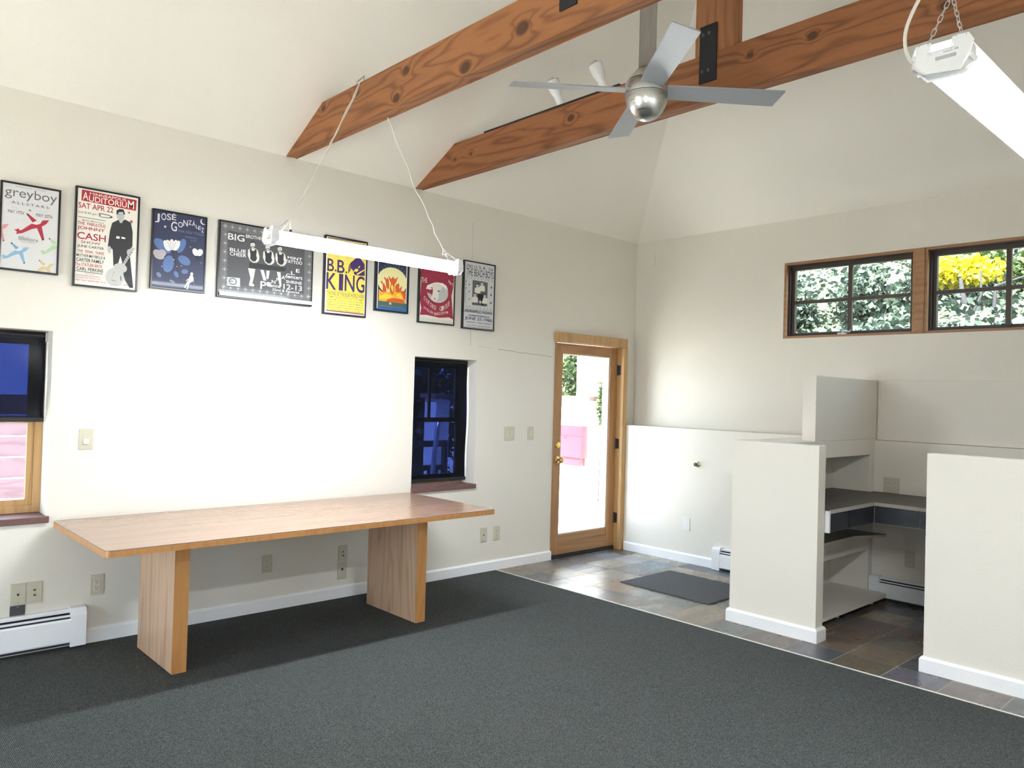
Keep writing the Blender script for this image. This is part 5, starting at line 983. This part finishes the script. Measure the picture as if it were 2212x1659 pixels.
plant('tree', 'leafy green tree standing beyond the garden wall outside the glazed door', 'tree', (5.5, 5.9, 2.15), (1.5, 1.0, 1.25), 3600, 0.12, 'leaf_green', 51,
      [([(5.7, 6.1, -0.12), (5.6, 6.0, 1.2), (5.5, 5.8, 2.3), (5.2, 5.7, 3.2)], [0.10, 0.08, 0.05, 0.02]), ([(5.6, 6.0, 1.4), (5.0, 5.7, 2.2)], [0.035, 0.012])])
plant('vine', 'green leafy vine hanging over the end of the garden wall beside the red box', 'vine', (2.86, 2.86, 1.45), (0.11, 0.06, 0.42), 420, 0.07, 'leaf_green', 52, [([(2.86, 2.90, -0.12), (2.87, 2.88, 1.0), (2.84, 2.87, 1.8)], [0.006, 0.004, 0.003])])
plant('tree', 'dark narrow tree behind the blue shade of the window beside the table end', 'tree', (0.40, 4.4, 1.35), (0.85, 0.5, 1.75), 3600, 0.13, 'leaf_cool', 53, [([(0.4, 4.4, -0.12), (0.45, 4.4, 1.5)], [0.10, 0.06])])
rn = random.Random(77); vs, fs = [], []
for q in range(12000):
    x = 1.0+8.5*rn.random()**1.3; y = rn.uniform(-5.0, min(2.2, 0.6*x-1.4)); c = Vector((x, y, hz(x, y)+rn.uniform(0.0, 0.16)))
    a = Vector((rn.uniform(-1, 1), rn.uniform(-1, 1), 0.6)).normalized(); b = a.orthogonal().normalized(); q_ = Matrix.Rotation(rn.uniform(0, 6.28), 3, a) @ b; s_ = q_.cross(a); L_ = rn.uniform(0.05, 0.11); b0 = len(vs)
    vs += [c, c+q_*L_*0.5+s_*L_*0.42, c+q_*L_, c+q_*L_*0.5-s_*L_*0.42]; fs += [(b0, b0+1, b0+2), (b0, b0+2, b0+3)]
mesh_obj('groundcover', vs, fs, 'leaf_cool', bpy.data.objects['ground_hillside'], kind='stuff')
# garden wall with coping and the red box hung on it
t = thing('garden_wall', 'white stucco garden wall with brown coping outside the glazed door', 'wall', (2.85, 3.0, -0.12))
MB(0.01).box(2.75, 2.95, 3.0, 8.0, -0.12, 1.50).build('masonry', 'stucco', t)
MB(0.006).box(2.66, 3.0, 2.96, 8.0, 1.50, 1.565).build('coping', 'coping', t)
t = thing('mailbox', 'red metal box hung on the garden wall outside the glazed door', 'mailbox', (2.67, 3.3, 0.45))
MB(0.006).box(2.60, 2.749, 3.05, 3.75, 0.58, 1.09).build('box_body', 'red_metal', t)
MB(0.004).box(2.63, 2.749, 3.10, 3.60, 0.45, 0.578).build('lower_tray', 'red_metal', t)
MB(0.002).box(2.594, 2.60, 3.05, 3.75, 0.93, 0.945).tube([(2.598, 3.4, 0.9), (2.58, 3.4, 0.9), (2.58, 3.4, 0.88)], 0.006, 8).build('flap', 'red_metal', t)
t = thing('outbuilding', 'white stucco outbuilding wall filling the right side of the glazed door view', 'building', (4.5, 3.6, -0.12))
MB(0.01).box(3.05, 4.5, 3.0, 3.6, -0.12, 3.6).build('walls', 'stucco', t)
MB(0.01).prism([(3.0, 3.6), (4.6, 3.6), (4.6, 3.68), (3.8, 4.0), (3.0, 3.68)], 'Y', 2.95, 3.65).build('roof', 'coping', t)
t = thing('gate_pillar', 'white pillar with flat cap seen through the blue shade', 'pillar', (-0.22, 3.1, -0.12))
MB(0.01).box(-0.33, -0.10, 3.0, 3.25, -0.12, 1.48).build('shaft', 'stucco', t)
MB(0.01).box(-0.38, -0.05, 2.95, 3.3, 1.48, 1.54).build('cap', 'coping', t)
t = thing('garden_bench', 'dark slatted garden bench seen through the blue shade', 'bench', (-1.7, 2.1, -0.12))
MB(0.004).box(-2.5, -0.90, 2.0, 2.04, 0.93, 1.0).box(-2.5, -0.90, 2.0, 2.04, 0.66, 0.72).box(-2.5, -0.90, 2.0, 2.04, 0.33, 0.39).build('back_frame', 'bench_dark', t)
for q in range(16):
    x = -2.47+q*0.1; MB(0.002).box(x, x+0.045, 2.01, 2.03, 0.39, 0.66).build('back_slat', 'bench_dark', t)
for x in (-2.5, -0.96):
    MB(0.003).box(x, x+0.06, 1.998, 2.042, -0.12, 1.0).build('leg', 'bench_dark', t)
    MB(0.003).box(x, x+0.05, 2.45, 2.5, -0.12, 0.33).build('leg', 'bench_dark', t)
MB(0.004).box(-2.5, -0.90, 2.05, 2.5, 0.33, 0.36).build('seat', 'bench_dark', t)
t = thing('metal_tube', 'leaning bright metal tube in front of the bench, seen through the blue shade', 'pole', (-1.25, 1.8, -0.12))
MB().tube([(-1.34, 1.80, -0.12), (-1.27, 1.80, 0.6), (-1.20, 1.82, 1.15), (-1.17, 1.83, 1.22), (-1.13, 1.84, 1.25)], 0.028, 12).build('tube', 'tube_metal', t, smooth=True)
# plank fence seen under the half-drawn shade
t = thing('plank_fence', 'pinkish red horizontal plank fence outside the left window', 'fence', (-6.2, 2.3, -0.12))
for q in range(9):
    z = -0.10+q*0.172; MB(0.004).box(-8.6, -4.75, 2.3, 2.325, z, z+0.163).build('plank', 'fence_wood', t)
for x in (-8.5, -6.6, -4.85): MB(0.003).box(x, x+0.09, 2.326, 2.41, -0.12, 1.5).build('fence_post', 'fence_wood', t)
